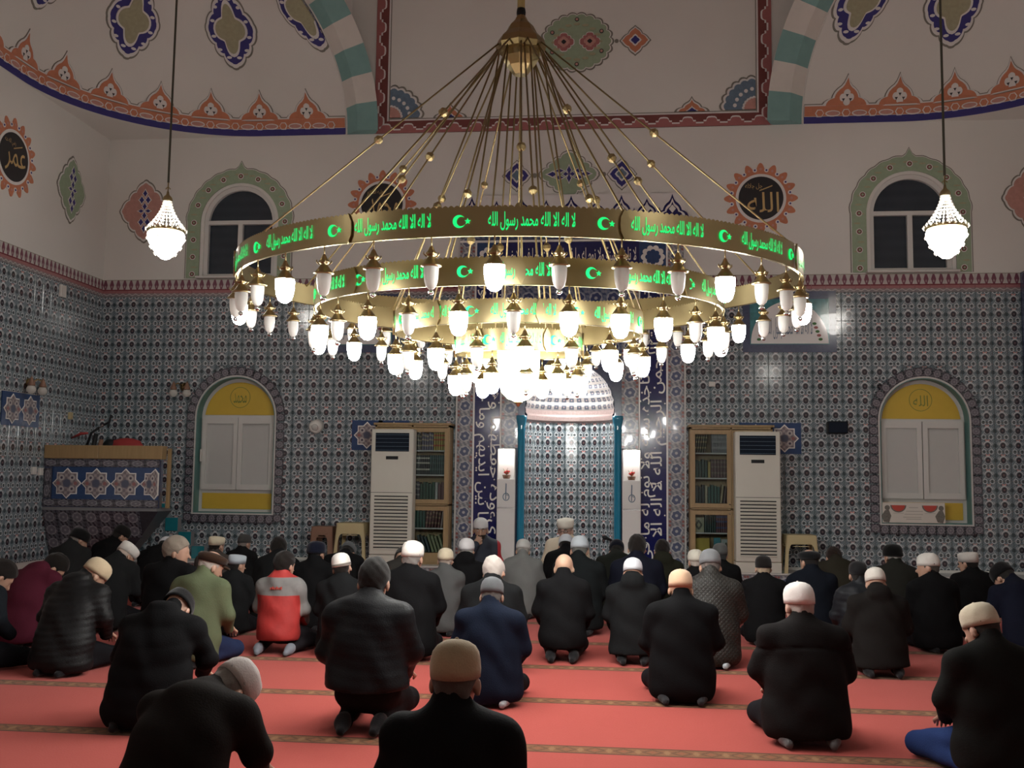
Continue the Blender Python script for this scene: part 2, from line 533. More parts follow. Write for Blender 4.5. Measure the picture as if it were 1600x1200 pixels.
def mk_pinkband():
    t = MT('pink_band_tile'); u, v = t.uv()
    w = (u * 6.2832 * 2).sin() * .12
    col = t.mix(soft(v, .52, .3), (.34, .145, .15), (.22, .20, .21))
    col = t.mix(soft((v - .34 - w).abs(), .07, .05), col, (.44, .40, .38))
    t.base(col).set(rough=.2, coat=.3); return t.m
M['pink_tile'] = mk_pinkband()
def mk_rosette(name, field, ring, core, accent, leaf):
    t = MT(name); u, v = t.uv()
    a, b = u - .5, v - .5
    r = hyp(a, b)
    col = t.mix(soft((a * 21.0 + b * 9.0).sin() * (b * 19.0).sin(), .05, .4), field, leaf)
    du, dv = u.min(1.0 - u), v.min(1.0 - v)
    col = t.mix(soft(hyp(du - .09, dv - .12), .085, .05), col, accent)
    col = t.mix(soft(r, .37, .04), col, ring)
    col = t.mix(soft(r + (a * 18.0).sin() * (b * 18.0).sin() * .04, .29, .04), col, core)
    col = t.mix(soft(r, .09, .04), col, ring)
    t.base(col).set(rough=.16, coat=.4); return t.m
M['floral_tile'] = mk_rosette('floral_column_tile', (.40, .39, .40), (.50, .49, .50), (.10, .12, .20), (.27, .11, .10), (.21, .22, .25))
M['border_tile'] = mk_rosette('dark_rosette_tile', (.028, .025, .034), (.25, .24, .265), (.14, .13, .155), (.085, .08, .10), (.12, .115, .135))
M['blue_floral'] = mk_rosette('blue_floral_tile', (.055, .075, .15), (.30, .33, .38), (.04, .055, .14), (.20, .22, .28), (.14, .17, .25))
def mk_starfill(side=False):
    t = MT('star_tile_flowers'); x, y, z = t.pos('Generated')
    if side: x = y
    a, b = x - .5, z - .5
    r = hyp(a, b)
    col = t.mix(soft((x * 30.0).sin() * (z * 30.0).sin(), .0, .6), (.20, .17, .19), (.36, .31, .31))
    c4 = hyp(a.abs() - .20, b.abs() - .20)
    col = t.mix(soft((c4 - .075).abs(), .03, .03), col, (.50, .46, .45))
    col = t.mix(soft(c4, .045, .03), col, (.07, .055, .09))
    col = t.mix(soft(hyp(a.abs() - .33, b), .07, .04), col, (.30, .13, .13))
    col = t.mix(soft(r, .15, .05), col, (.09, .10, .15))
    t.base(col).set(rough=.2, coat=.3); return t.m
M['star_fill'] = mk_starfill()
M['star_fill_side'] = mk_starfill(True)
def mk_vault():
    t = MT('niche_vault_tile'); u, v = t.uv()
    p, q = (u * 17.0).frac() - .5, (v * 10.0).frac() - .5
    m = p.abs().max(q.abs())
    col = t.mix(soft(m, .30, .08), (.33, .31, .30), (.08, .095, .125))
    col = t.mix(soft(m, .10, .06), col, (.30, .24, .24))
    t.base(col).set(rough=.2, coat=.3); return t.m
M['vault_tile'] = mk_vault()
def mk_carpet():
    t = MT('prayer_carpet'); x, y, z = t.wpos()
    n = t.noise(1.1, 4, world=True); f = t.noise(90, 2, world=True)
    red = t.mix(n * .6 + f * .4, (.37, .062, .050), (.51, .104, .084))
    k = ((y - 4.795 + .6425) / 1.285).frac() - .5       # 0 on a stripe
    d = (k * 1.285).abs()
    s = k * 1.285
    px = (x / .165).frac() - .5
    dia = px.abs() * .165 + s.abs()
    pat = t.mix(soft((dia - .055).abs(), .012, .012), (.20, .085, .04), (.055, .022, .016))
    pat = t.mix(soft(dia, .025, .012), pat, (.30, .075, .04))
    pat = t.mix(soft((px.abs() * .165 - .078).abs() + s.abs() * .35, .016, .01), pat, (.34, .20, .10))
    pat = t.mix(f, pat, (.24, .12, .06))
    edge = soft((d - .074).abs(), .008, .006)
    pat = t.mix(edge, pat, (.06, .03, .02))
    col = t.mix(soft(d, .082, .008), red, pat)
    t.base(col).set(rough=.95, sheen=.1, spec=.1)
    t.bump(f, .35, .006)
    return t.m
M['carpet'] = mk_carpet()
def mk_frost(name, e, c=(1, .98, .94)):
    t = MT(name)
    t.base((.86, .85, .80)).set(rough=.3)
    t.bsdf.inputs['Transmission Weight'].default_value = 0.0
    if e: t.emit(c, e)
    else:
        tr = t.node('ShaderNodeBsdfTranslucent'); tr.inputs[0].default_value = (.95, .94, .9, 1)
        mx = t.node('ShaderNodeMixShader'); mx.inputs[0].default_value = .62
        out = t.nt.nodes['Material Output']
        t.nt.links.new(t.bsdf.outputs[0], mx.inputs[1]); t.nt.links.new(tr.outputs[0], mx.inputs[2]); t.nt.links.new(mx.outputs[0], out.inputs[0])
    return t.m
M['frost'] = mk_frost('frosted_glass', 0)
M['lit'] = mk_frost('lit_lamp_glass', LAMP_E, (1, .985, .96))
M['lit_bowl'] = mk_frost('lit_bowl_glass', 11.0, (.93, 1, .72))
M['lit_pendant'] = mk_frost('lit_crystal', PEND_E, (1, .96, .90))
M['lit_box'] = mk_frost('lit_shelf_lamp', NICHE_E * 4, (1, .97, .92))
M['niche_fill'] = mk_frost('niche_fill_glow', NICHE_E * 11, (1, .97, .92))  # glow for the disc added to brighten the niche
def mk_crystal():
    t = MT('crystal_beads'); t.base((.92, .88, .80)).set(rough=.12, trans=.35, spec=.8); t.emit((1, .93, .8), .35); return t.m
M['crystal'] = mk_crystal()
def mk_clear():
    t = MT('clear_glass'); t.base((.95, .95, .95)).set(rough=.03, trans=1.0); t.bsdf.inputs['IOR'].default_value = 1.45; return t.m
M['clear'] = mk_clear()
def mk_door_glass():
    t = MT('cabinet_glass')
    gl = t.node('ShaderNodeBsdfGlossy'); gl.inputs['Roughness'].default_value = .04
    tr = t.node('ShaderNodeBsdfTransparent'); tr.inputs[0].default_value = (.86, .90, .90, 1)
    mx = t.node('ShaderNodeMixShader'); fr = t.node('ShaderNodeFresnel'); fr.inputs[0].default_value = 1.5
    out = t.nt.nodes['Material Output']
    t.nt.links.new(fr.outputs[0], mx.inputs[0]); t.nt.links.new(tr.outputs[0], mx.inputs[1]); t.nt.links.new(gl.outputs[0], mx.inputs[2]); t.nt.links.new(mx.outputs[0], out.inputs[0])
    return t.m
M['door_glass'] = mk_door_glass()
FAB = {}
def fabric(c, kind='cloth'):
    key = (c, kind)
    if key in FAB: return FAB[key]
    t = MT('fabric_' + kind)
    n = t.noise(7, 4); f = t.noise(120, 2)
    k = .75
    if max(c) < .06: c = tuple(x * .62 for x in c)
    t.base(t.mix(n * .7 + f * .3, tuple(x * k for x in c), tuple(min(1, x * 1.25) for x in c)))
    t.set(rough=.55 if kind == 'puffer' else (.5 if kind == 'leather' else .85), sheen=.0 if kind != 'wool' else .15, spec=.22 if kind == 'puffer' else (.16 if kind == 'leather' else .08))
    t.bump(f * .5 + n * .8, .25, .012)
    FAB[key] = t.m
    return t.m
def skin(c):
    key = (c, 'skin')
    if key in FAB: return FAB[key]
    t = MT('skin'); n = t.noise(25, 3)
    t.base(t.mix(n, tuple(x * .9 for x in c), tuple(x * 1.08 for x in c))).set(rough=.5)
    t.bsdf.inputs['Subsurface Weight'].default_value = .05
    t.bsdf.inputs['Subsurface Radius'].default_value = (.01, .004, .002)
    FAB[key] = t.m
    return t.m
# ------------------------------------------------------------------ room shell
XL, XR, YF, YB, ZC = -7.0, 7.0, 14.5, -3.0, 9.9
def struct(o, label=None): return tag(o, label, None, None, 'structure')
def arch_loop(cx, z0, zs, hw, n=24):
    pts = [(cx - hw, z0), (cx + hw, z0), (cx + hw, zs)]
    pts += [(cx + hw * math.cos(PI * k / n), zs + hw * math.sin(PI * k / n)) for k in range(1, n)]
    return pts + [(cx - hw, zs)]
LOWIN = [(-4.85, .60), (4.875, .60)]
UPWIN = [(-4.91, .55), (4.765, .55)]
struct(MB().box(XL - .3, XR + .3, YB - .3, YF + 1.2, -.12, 0).build('floor', M['carpet']), 'coral red carpet with brown patterned row stripes')
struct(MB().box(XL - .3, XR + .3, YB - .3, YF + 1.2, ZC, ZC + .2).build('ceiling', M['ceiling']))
holes = [[(-.93, .02), (.93, .02), (.93, 4.35), (-.93, 4.35)]]
for cx, hw in LOWIN: holes.append(arch_loop(cx, 1.0, 2.40, hw))
for cx, hw in UPWIN: holes.append(arch_loop(cx, 4.49, 5.32, hw))
wall_front = plate('wall_front', [[(XL - .3, 0), (XR + .3, 0), (XR + .3, ZC), (XL - .3, ZC)]] + holes, lambda u, v, d: (u, 14.75 - d, v), .25, M['plaster'])
struct(wall_front, 'cream plaster wall above blue floral tiles')
wall_left = struct(MB().box(XL - .3, XL, YB, YF, 0, ZC).build('wall_left', M['plaster']), 'cream plaster side wall above floral tiles')
struct(MB().box(XR, XR + .3, YB, YF, 0, ZC).build('wall_right', M['plaster']))
struct(MB().box(XL, XR, YB - .3, YB, 0, ZC).build('wall_back', M['plaster']))

# ---- tiles ---------------------------------------------------------------
def tile_mesh(name, w, h, mat, t=.012, b=.004):
    mb = MB().box(-w / 2, w / 2, -t, 0, -h / 2, h / 2, b)
    me = mb.mesh(name)
    uv = me.uv_layers.new(name='UVMap')
    co = np.array(mb.v)
    li = np.empty(len(me.loops), np.int32); me.loops.foreach_get('vertex_index', li)
    U = np.stack([co[li, 0] / w + .5, co[li, 2] / h + .5], 1)
    uv.data.foreach_set('uv', U.astype(np.float32).ravel())
    me.materials.append(mat)
    return me
def tile_stuff(name, cells, mat, parent, mapf, t=.012):
    """many tiles in one mesh. cells: (cx, cz, w, h, u0, v0, u1, v1)"""
    v, f, U = [], [], []
    b = .004
    for cx, cz, w, h, u0, v0, u1, v1 in cells:
        n = len(v)
        a, c = w / 2, h / 2
        for (dx, dz, d) in ((-a, -c, 0), (a, -c, 0), (a, c, 0), (-a, c, 0), (-a + b, -c + b, t), (a - b, -c + b, t), (a - b, c - b, t), (-a + b, c - b, t)):
            v.append(mapf(cx + dx, cz + dz, d))
        fs = [(4, 5, 6, 7), (0, 1, 5, 4), (1, 2, 6, 5), (2, 3, 7, 6), (3, 0, 4, 7)]
        q = [(u0, v0), (u1, v0), (u1, v1), (u0, v1)] * 2
        for g in fs:
            f.append([n + i for i in g]); U += [q[i] for i in g]
    me = mesh_np(name, v, f)
    uv = me.uv_layers.new(name='UVMap'); uv.data.foreach_set('uv', np.array(U, np.float32).ravel())
    o = obj(name, me, mat, parent)
    return tag(o, kind='stuff')
TS, TZ0 = .2, 4.19
T_IZ = tile_mesh('tile', .198, .198, M['iznik'])
T_CR = tile_mesh('border_tile', .2, .16, M['crest_tile'], .016)
T_PK = tile_mesh('band_tile', .2, .10, M['pink_tile'], .013)
CAMP = Vector((.7, 0, 1.55))
def in_arch(x, z, cx, hw, z0, zs, m=0.0):
    if abs(x - cx) > hw + m or z < z0 - m: return False
    return z <= zs or math.hypot(x - cx, z - zs) <= hw + m
def in_open(x, z): return any(in_arch(x, z, cx, hw, 1.0, 2.40, .015) for cx, hw in LOWIN)
PANELS = [(-3.74, -2.44, 3.34, 4.22), (2.44, 3.74, 3.34, 4.22), (-3.10, -2.4, 1.95, 2.36), (2.55, 3.21, 1.95, 2.36)]
full, part = [], []
ncol = 70
for i in range(ncol):
    for j in range(19):
        cx, cz = XL + .1 + TS * i, TZ0 - .1 - TS * j
        if abs(cx) < 1.55: continue
        if cx > 6.25: continue
        if any(a + .02 < cx < b - .02 and c + .02 < cz < d - .02 and a < cx - .1 + .03 and cx + .1 - .03 < b and c < cz - .1 + .03 and cz + .1 - .03 < d for a, b, c, d in PANELS): continue
        corners = [in_open(cx + sx * .1, cz + sz * .1) for sx in (-1, 0, 1) for sz in (-1, 0, 1)]
        if all(corners): continue
        (part if any(corners) else full).append((cx, cz))
# hidden ones (behind the pulpit, air conditioners, bookcases) rank last
def rank(c):
    x, z = c
    hid = (x < -5.3 and z < 1.9) or (1.5 < abs(x) < 2.95 and z < 2.2) or z < .75
    return (hid, (Vector((x, 14.5, z)) - CAMP).length)
full.sort(key=rank)
for cx, cz in full[:300]:
    o = bpy.data.objects.new('tile', T_IZ); o.location = (cx, YF, cz); link(o, wall_front)
wm = wall_map(0, 0)
cells = [(cx, cz, .198, .198, 0, 0, 1, 1) for cx, cz in full[300:]]
for cx, cz in part:
    n = 8; s = .2 / n
    for a in range(n):
        for b in range(n):
            x, z = cx - .1 + s * (a + .5), cz - .1 + s * (b + .5)
            if not in_open(x, z): cells.append((x, z, s, s, a / n, b / n, (a + 1) / n, (b + 1) / n))
tile_stuff('tiling', cells, M['iznik'], wall_front, wm)
for i in range(ncol):
    cx = XL + .1 + TS * i
    if abs(cx) > 1.55 and cx < 6.2:
        o = bpy.data.objects.new('border_tile', T_CR); o.location = (cx, YF, 4.37); link(o, wall_front)
        o = bpy.data.objects.new('band_tile', T_PK); o.location = (cx, YF, 4.24); link(o, wall_front)
RZL = PI / 2
for i in range(15):
    cy = YF - .1 - TS * i
    for j in range(19):
        cz = TZ0 - .1 - TS * j
        if cy > 13.2 and 1.06 < cz < 1.85: continue           # behind the pulpit
        if 12.1 < cy < 12.95 and 2.15 < cz < 2.57: continue
        o = bpy.data.objects.new('tile', T_IZ); o.location = (XL, cy, cz); o.rotation_euler = (0, 0, RZL); link(o, wall_left)
    for me, nm, z in ((T_CR, 'border_tile', 4.37), (T_PK, 'band_tile', 4.24)):
        o = bpy.data.objects.new(nm, me); o.location = (XL, cy, z); o.rotation_euler = (0, 0, RZL); link(o, wall_left)
# far pilaster at the right edge of the view
pil = struct(MB().box(6.2, 7.0, 14.2, 14.5, 0, 4.45).build('trim_1', M['slate_tile']), 'tiled pilaster at the right end of the wall')
for j in range(19):
    for i in range(4):
        o = bpy.data.objects.new('tile', T_IZ); o.location = (6.3 + .2 * i, 14.2, TZ0 - .1 - .2 * j); link(o, pil)
# tiled step along the wall
step = struct(MB().box(XL, -.66, 13.92, 14.5, 0, .33).box(.66, XR, 13.92, 14.5, 0, .33).build('trim_2', M['grout']), 'low tiled step along the front wall')
MB().box(XL, -.66, 13.89, 14.5, .33, .355, .004).build('marble_slab', M['marble'], step)
MB().box(.66, XR, 13.89, 14.5, .33, .355, .004).build('marble_slab', M['marble'], step)
T_FL = tile_mesh('floral_tile', .2, .2, M['floral_tile'])
for i in range(67):
    cx = XL + .1 + .2 * i
    if abs(cx) < .7: continue
    o = bpy.data.objects.new('floral_tile', T_FL); o.location = (cx, 13.92, .225); link(o, step)

# ---- squinches (corner half domes) with banded arches -------------------------------
Z0, HS, RR = 6.62, 2.62, 2.4
FX = 3.32                                   # arch foot on the front wall
MX, MY = -(7.0 + FX) / 2, 14.5 - (7.0 - FX) / 2
CH = math.hypot(7.0 - FX, 7.0 - FX) / 2
def rho(phi):
    """distance from M to the rounded corner, phi=0 towards the corner, -pi/2 the front wall foot"""
    a = 3 * PI / 4 + phi
    dx, dy = math.cos(a), math.sin(a)
    ts = []
    if dy > 1e-6: ts.append((14.5 - MY) / dy)
    if dx < -1e-6: ts.append((-7.0 - MX) / dx)
    t = min(ts)
    cx, cy = -7.0 + RR, 14.5 - RR
    px, py = MX + dx * t, MY + dy * t
    if px < cx and py > cy:
        ox, oy = MX - cx, MY - cy
        b = ox * dx + oy * dy
        t = -b + math.sqrt(b * b - (ox * ox + oy * oy - RR * RR))
    return t, dx, dy
NPH = 48
PH = [-PI / 2 + PI * k / NPH for k in range(NPH + 1)]
BASE = []
for p in PH:
    t, dx, dy = rho(p); BASE.append((MX + dx * t, MY + dy * t))
SL = [0.0]
for a, b in zip(BASE, BASE[1:]): SL.append(SL[-1] + math.hypot(b[0] - a[0], b[1] - a[1]))
def sq_pt(phi, th, d, sgn):
    t, dx, dy = rho(phi)
    r = t * math.cos(th) - d * math.cos(th)
    return (sgn * (MX + dx * r) * 1.0, MY + dy * r, Z0 + HS * math.sin(th) - d * math.sin(th))
def sq_map(s0, v0, sgn=1):
    def f(u, v, d):
        s = s0 + u * 1.0
        phi = float(np.interp(s, SL, PH))
        return sq_pt(phi, math.asin(max(-.2, min(.999, (v0 + v) / HS))), d, sgn)
    return f
def squinch(sgn):
    nt_ = 20
    v = [sq_pt(p, PI / 2 * k / nt_, 0, sgn) for p in PH for k in range(nt_ + 1)]
    f = []
    n = nt_ + 1
    for i in range(NPH):
        for k in range(nt_):
            q = (i * n + k, (i + 1) * n + k, (i + 1) * n + k + 1, i * n + k + 1)
            f.append(q if sgn < 0 else q[::-1])
    # soffit between the sharp room corner and the rounded base
    ring = [(sgn * x, y, Z0) for x, y in BASE]
    m = len(v)
    v += ring + [(sgn * -7.0, 14.5, Z0)]
    c = len(v) - 1
    for i in range(NPH):
        f.append((m + i, m + i + 1, c) if sgn > 0 else (m + i + 1, m + i, c))
    nm = 'trim_3' if sgn > 0 else 'trim_4'
    side = 'left' if sgn > 0 else 'right'
    s = struct(obj(nm, mesh_np(nm, v, f, True), M['plaster']), 'painted half dome in the %s upper corner' % side)
    # flat spandrel above the arch, in the diagonal plane
    ux, uy = -math.sqrt(.5), -math.sqrt(.5)           # along the chord, front foot to left wall
    fx, fy = -FX, 14.5
    loops = [[(-.05, 0)] + [(CH - CH * math.cos(PI * k / 32), HS * math.sin(PI * k / 32)) for k in range(33)] + [(2 * CH + .05, 0), (2 * CH + .05, ZC - Z0), (-.05, ZC - Z0)]]
    def dm(u, w, d): return (sgn * (fx + ux * u + .7071 * d), fy + uy * u - .7071 * d, Z0 + w)
    plate('spandrel', loops, dm, .03, M['plaster'], s)
    # voussoirs: V shaped ribs, alternately sea green and white
    NV = 21
    for k in range(NV):
        t0, t1 = PI * k / NV, PI * (k + 1) / NV
        v, f = [], []
        for j in range(5):
            t = t0 + (t1 - t0) * j / 4
            for rr, d in ((0.0, .0), (.03, .27), (.24, .50), (.36, .20)):
                R = CH + rr
                v.append(dm(CH - R * math.cos(t), (HS + rr) * math.sin(t), d))
        for j in range(4):
            for a in range(3): f.append((j * 4 + a, j * 4 + a + 1, j * 4 + a + 5, j * 4 + a + 4))
        f += [(0, 1, 2, 3), (16, 17, 18, 19)]
        obj('voussoir', mesh_np('voussoir', v, f), M['teal_arch'] if k % 2 == 0 else M['stone_white'], s)
    # blue base line, crested band
    def strip(nm, z0, z1, d, mat, a=0.0, b=1.0):
        L = SL[-1]; nn = 60
        lo = [(L * (a + (b - a) * i / nn), z0) for i in range(nn + 1)]
        hi = [(p, z1) for p, _ in lo][::-1]
        v = [sq_map(0, 0, sgn)(p, q, d) for p, q in lo + hi]
        f = [(i, i + 1, 2 * nn - i, 2 * nn + 1 - i) for i in range(nn)]
        obj(nm, mesh_np(nm, v, f), mat, s)
    strip('blue_line', .0, .10, .012, M['paint_navy'])
    strip('grey_line', .10, .285, .010, M['paint_grey'])
    strip('white_line', .10, .27, .016, M['paint_white'])
    strip('orange_band', .105, .25, .022, M['paint_orange'])
    L = SL[-1]
    per = .74
    n = int(L / per)
    off = (L - n * per) / 2
    for i in range(n):
        sc = off + per * (i + .5)
        mp = sq_map(sc, .24, sgn)
        c = crest(.63, .43)
        splate('crest', scal(c, 1.11, 0, .14), (0, .1), mp, .012, M['paint_grey'], s)
        splate('crest', scal(c, 1.05, 0, .14), (0, .1), mp, .018, M['paint_white'], s)
        splate('crest', scal(c, .90, 0, .12), (0, .1), mp, .024, M['paint_orange'], s)
        splate('crest_flower', mv(ogee(.115, .135, 2, .2, 1.0, 32), 0, .125), (0, .125), mp, .030, M['paint_white'], s)
        for dx, dz in ((0, .15), (-.05, .09), (.05, .09)):
            plate('petal', [mv(scal(crest(.04, .045), -1), dx, dz + .02)], mp, .034, M['paint_black'], s)
    for i in range(n * 2 + 1):
        sc = off + per * .5 * i
        mp = sq_map(sc, .145, sgn)
        plate('bead', [circ(.062, 6)], mp, .028, M['paint_white'], s)
        plate('bead', [circ(.048, 6)], mp, .033, M['paint_orange'], s)
        if i < n * 2:
            mp = sq_map(sc + per * .25, .14, sgn)
            plate('scroll', [circ(.105, 14, ry=.045)], mp, .028, M['paint_white'], s)
            plate('scroll', [circ(.088, 14, ry=.030)], mp, .033, M['paint_pinkfill'], s)
    for q, vv in (((.14, 1.74), (1.65, 1.52), (3.35, 1.42), (5.05, 1.5)) if sgn > 0 else ((.45, 1.62), (2.0, 1.5), (3.6, 1.5), (5.1, 1.5))):
        diamond_on(sq_map(q, vv, sgn), s)
def diamond_on(mp, par):
    g = ogee(.45, .52, 3, .08, 1.32)
    o = (0, 0)
    splate('diamond', scal(g, 1.06), o, mp, .010, M['paint_grey'], par)
    splate('diamond', g, o, mp, .018, M['paint_white'], par)
    splate('diamond', scal(g, .90), o, mp, .026, M['paint_navy'], par)
    for k in range(12):
        t = 2 * PI * (k + .5) / 12
        plate('leaf', [mv(circ(.042, 8, ry=.02), .325 * math.cos(t), .385 * math.sin(t))], mp, .034, M['paint_white'], par)
    st = []
    for k in range(48):
        t = 2 * PI * k / 48
        r = .62 + .38 * abs(math.cos(2 * t)) ** 1.6
        st.append((.27 * r * math.cos(t), .32 * r * math.sin(t)))
    splate('star', scal(st, 1.14), o, mp, .040, M['paint_white'], par)
    splate('star', st, o, mp, .048, M['paint_olive'], par)
squinch(1)
squinch(-1)

# ---- painted frame on the front wall ---------------------------------------------
def stepped(length, per, w0, w1):
    """scalloped strip from (0,0) to (length, w): crenellated upper edge"""
    n = max(1, round(length / per)); p = length / n
    top = []
    for i in range(n):
        x = i * p
        for a, b in ((0, 0), (.16, 0), (.16, .35), (.27, .35), (.30, .75), (.36, .95), (.5, 1.0), (.64, .95), (.70, .75), (.73, .35), (.84, .35), (.84, 0)):
            top.append((x + a * p, w0 + (w1 - w0) * b))
    top.append((length, w0))
    return [(0, -.001), (length, -.001)] + top[::-1]
FW, FZ0, FZ1 = 2.89, 6.62, ZC - .02
def frame_side(mp, length):
    plate('frame_band', [[(0, 0), (length, 0), (length, .185), (0, .185)]], mp, .010, M['paint_maroon'], wall_front)
    s = stepped(length, .345, .040, .125)
    plate('frame_band', [[(a, b + .024 if b > 0 else b) for a, b in s]], mp, .014, M['paint_white'], wall_front)
    plate('frame_band', [s], mp, .018, M['paint_rose'], wall_front)
    plate('frame_line', [[(.20, .21), (length, .21), (length, .222), (.20, .222)]], mp, .006, M['paint_grey'], wall_front)
    plate('frame_line', [[(.18, .185), (length, .185), (length, .212), (.18, .212)]], mp, .006, M['paint_white'], wall_front)
frame_side(lambda u, v, d: (-FW + u, YF - d, FZ0 + v), 2 * FW)
frame_side(lambda u, v, d: (-FW + v, YF - d - .002, FZ1 - u), FZ1 - FZ0)
frame_side(lambda u, v, d: (FW - v, YF - d - .002, FZ0 + u), FZ1 - FZ0)
def layered(mp, outline, layers, par, name='ornament', d0=.006):
    for i, (k, m) in enumerate(layers):
        plate(name, [scal(outline, k)], mp, d0 + .006 * i, M[m], par)
def big_oval(cx, cz):
    mp = wall_map(cx, cz)
    g = [(a * .52, b * .44) for a, b in lobed(.93, 22, .07)]
    layered(mp, g, [(1.05, 'paint_grey'), (1.0, 'paint_white'), (.965, 'paint_green')], wall_front)
    for sx in (-1, 1):
        layered(wall_map(cx + sx * .19, cz), ogee(.15, .14, 3, .15, 1.3), [(1.1, 'paint_white'), (1.0, 'paint_rose'), (.62, 'paint_pinkfill'), (.25, 'paint_black')], wall_front, d0=.022)
        plate('link', [circ(.03, 8)], wall_map(cx + sx * .58, cz), .012, M['paint_grey'], wall_front)
        layered(wall_map(cx + sx * .85, cz), ogee(.24, .24, 2, .10, 1.0), [(1.0, 'paint_grey'), (.9, 'paint_white'), (.8, 'paint_orange'), (.40, 'paint_white'), (.28, 'paint_navy')], wall_front)
    for sx, sz in ((-.36, .15), (.36, .15), (-.36, -.15), (.36, -.15), (0, .34), (0, -.34)):
        plate('rosette', [circ(.032, 10)], wall_map(cx + sx, cz + sz), .026, M['paint_black'], wall_front)
        plate('rosette', [circ(.02, 10)], wall_map(cx + sx, cz + sz), .030, M['paint_pinkfill'], wall_front)
    for k in range(16):
        t = 2 * PI * k / 16
        plate('leaf', [mv(circ(.05, 8, ry=.022), .27 * math.cos(t) * 1.2, .27 * math.sin(t))], mp, .024, M['paint_olive'], wall_front)
big_oval(.10, 7.93)
for sx in (-1, 1):
    q = [(0, 0)] + [(( .46 + .03 * abs(math.sin(k * PI / 4))) * math.cos(PI / 2 * k / 24), (.46 + .03 * abs(math.sin(k * PI / 4))) * math.sin(PI / 2 * k / 24)) for k in range(25)]
    mp = (lambda s: lambda u, v, d: (s * (2.66 - u), YF - d, 6.85 + v))(sx)
    for i, (k, m) in enumerate(((1.06, 'paint_grey'), (1.0, 'paint_white'), (.93, 'paint_slate'), (.40, 'paint_white'), (.34, 'paint_pinkfill'))):
        plate('corner_fan', [scal(q, k)], mp, .008 + .006 * i, M[m], wall_front)
    for k in range(5):
        plate('rosette', [circ(.028, 8, .3 * math.cos(.2 + k * .3), .3 * math.sin(.2 + k * .3))], mp, .034, M['paint_white'], wall_front)
    for i, (k, m) in enumerate(((1.15, 'paint_grey'), (1.0, 'paint_white'), (.85, 'paint_orange'), (.4, 'paint_white'), (.28, 'paint_navy'))):
        plate('half_flower', [scal(crest(.44, .20), k)], wall_map(sx * 1.76, 6.845), .006 + .005 * i, M[m], wall_front)

# ---- round calligraphy medallions and painted lozenges -----------------------------
def medallion(mpf, txt, small, par, label):
    root = plate('calligraphy_medallion', [lobed(.385, 16, .13, 16, 0, 1.5)], mpf, .008, M['paint_orange'], par)
    tag(root, label)
    for k in range(16):
        t = 2 * PI * (k + .5) / 16
        c = (.415 * math.cos(t), .415 * math.sin(t))
        plate('dot', [circ(.032, 10, *c)], mpf, .012, M['paint_white'], root)
        plate('dot', [circ(.014, 8, *c)], mpf, .016, M['paint_navy'], root)
        t = 2 * PI * k / 16
        c = (.425 * math.cos(t), .425 * math.sin(t))
        plate('petal', [circ(.018, 8, *c)], mpf, .012, M['paint_pinkfill'], root)
    plate('ring', [circ(.352, 48)], mpf, .014, M['paint_white'], root)
    plate('disc', [circ(.312, 48)], mpf, .020, M['paint_black'], root)
    letter_plate('lettering', txt, 0.0, lambda u, v, d: mpf(u + .03, v - .06, d), .44, .29, M['gold_letter'], root, d=.024)
    letter_plate('lettering', small, 0.0, lambda u, v, d: mpf(u - .10, v + .17, d), .24, .09, M['gold_letter'], root, d=.024)
    plate('lettering', [[(-.02, .10), (.16, .17), (.16, .185), (-.02, .115)]], mpf, .024, M['gold_letter'], root)
medallion(wall_map(-2.75, 5.55), 'محمد', 'عليه السلام', wall_front, 'black calligraphy disc in an orange petal ring left of the mihrab')
medallion(wall_map(2.72, 5.55), 'الله', 'جل جلاله', wall_front, 'black calligraphy disc in an orange petal ring right of the mihrab')
medallion(left_map(12.06, 5.57), 'عمر', 'رضي الله عنه', wall_left, 'black calligraphy disc in an orange petal ring on the side wall')
def lozenge(mpf, a, b, fill, par, cross=True):
    g = ogee(a, b, 3, .08, 1.26, 96, .10)
    for i, (k, m) in enumerate(((1.06, 'paint_grey'), (1.0, 'paint_white'), (.93, fill))):
        o = plate('painted_lozenge', [scal(g, k)], mpf, .006 + .006 * i, M[m], par)
    if cross:
        for dx, dz, w, h in ((0, .07, .03, .05), (0, -.07, .03, .05), (.055, 0, .04, .025), (-.055, 0, .04, .025), (.05, .17, .035, .05), (-.05, .17, .035, .05), (.05, -.17, .035, .05), (-.05, -.17, .035, .05), (0, .27, .03, .05), (0, -.27, .03, .05)):
            plate('petal', [mv(ogee(w * 1.5, h * 1.4, 1, 0, 1.0, 12), dx, dz)], mpf, .022, M['paint_white'], par)
            plate('petal', [mv(ogee(w, h, 1, 0, 1.0, 12), dx, dz)], mpf, .026, M['paint_navy'], par)
lozenge(wall_map(-6.39, 5.50), .38, .46, 'paint_pinkfill', wall_front)
lozenge(wall_map(6.39, 5.50), .38, .46, 'paint_pinkfill', wall_front)
lozenge(left_map(13.48, 5.55), .36, .46, 'paint_green', wall_left)
g = [(a, b) for a, b in ogee(.43, .35, 4, .09, 1.25)]
layered(wall_map(0, 5.95), g, [(1.05, 'paint_grey'), (1.0, 'paint_white'), (.93, 'paint_green')], wall_front)
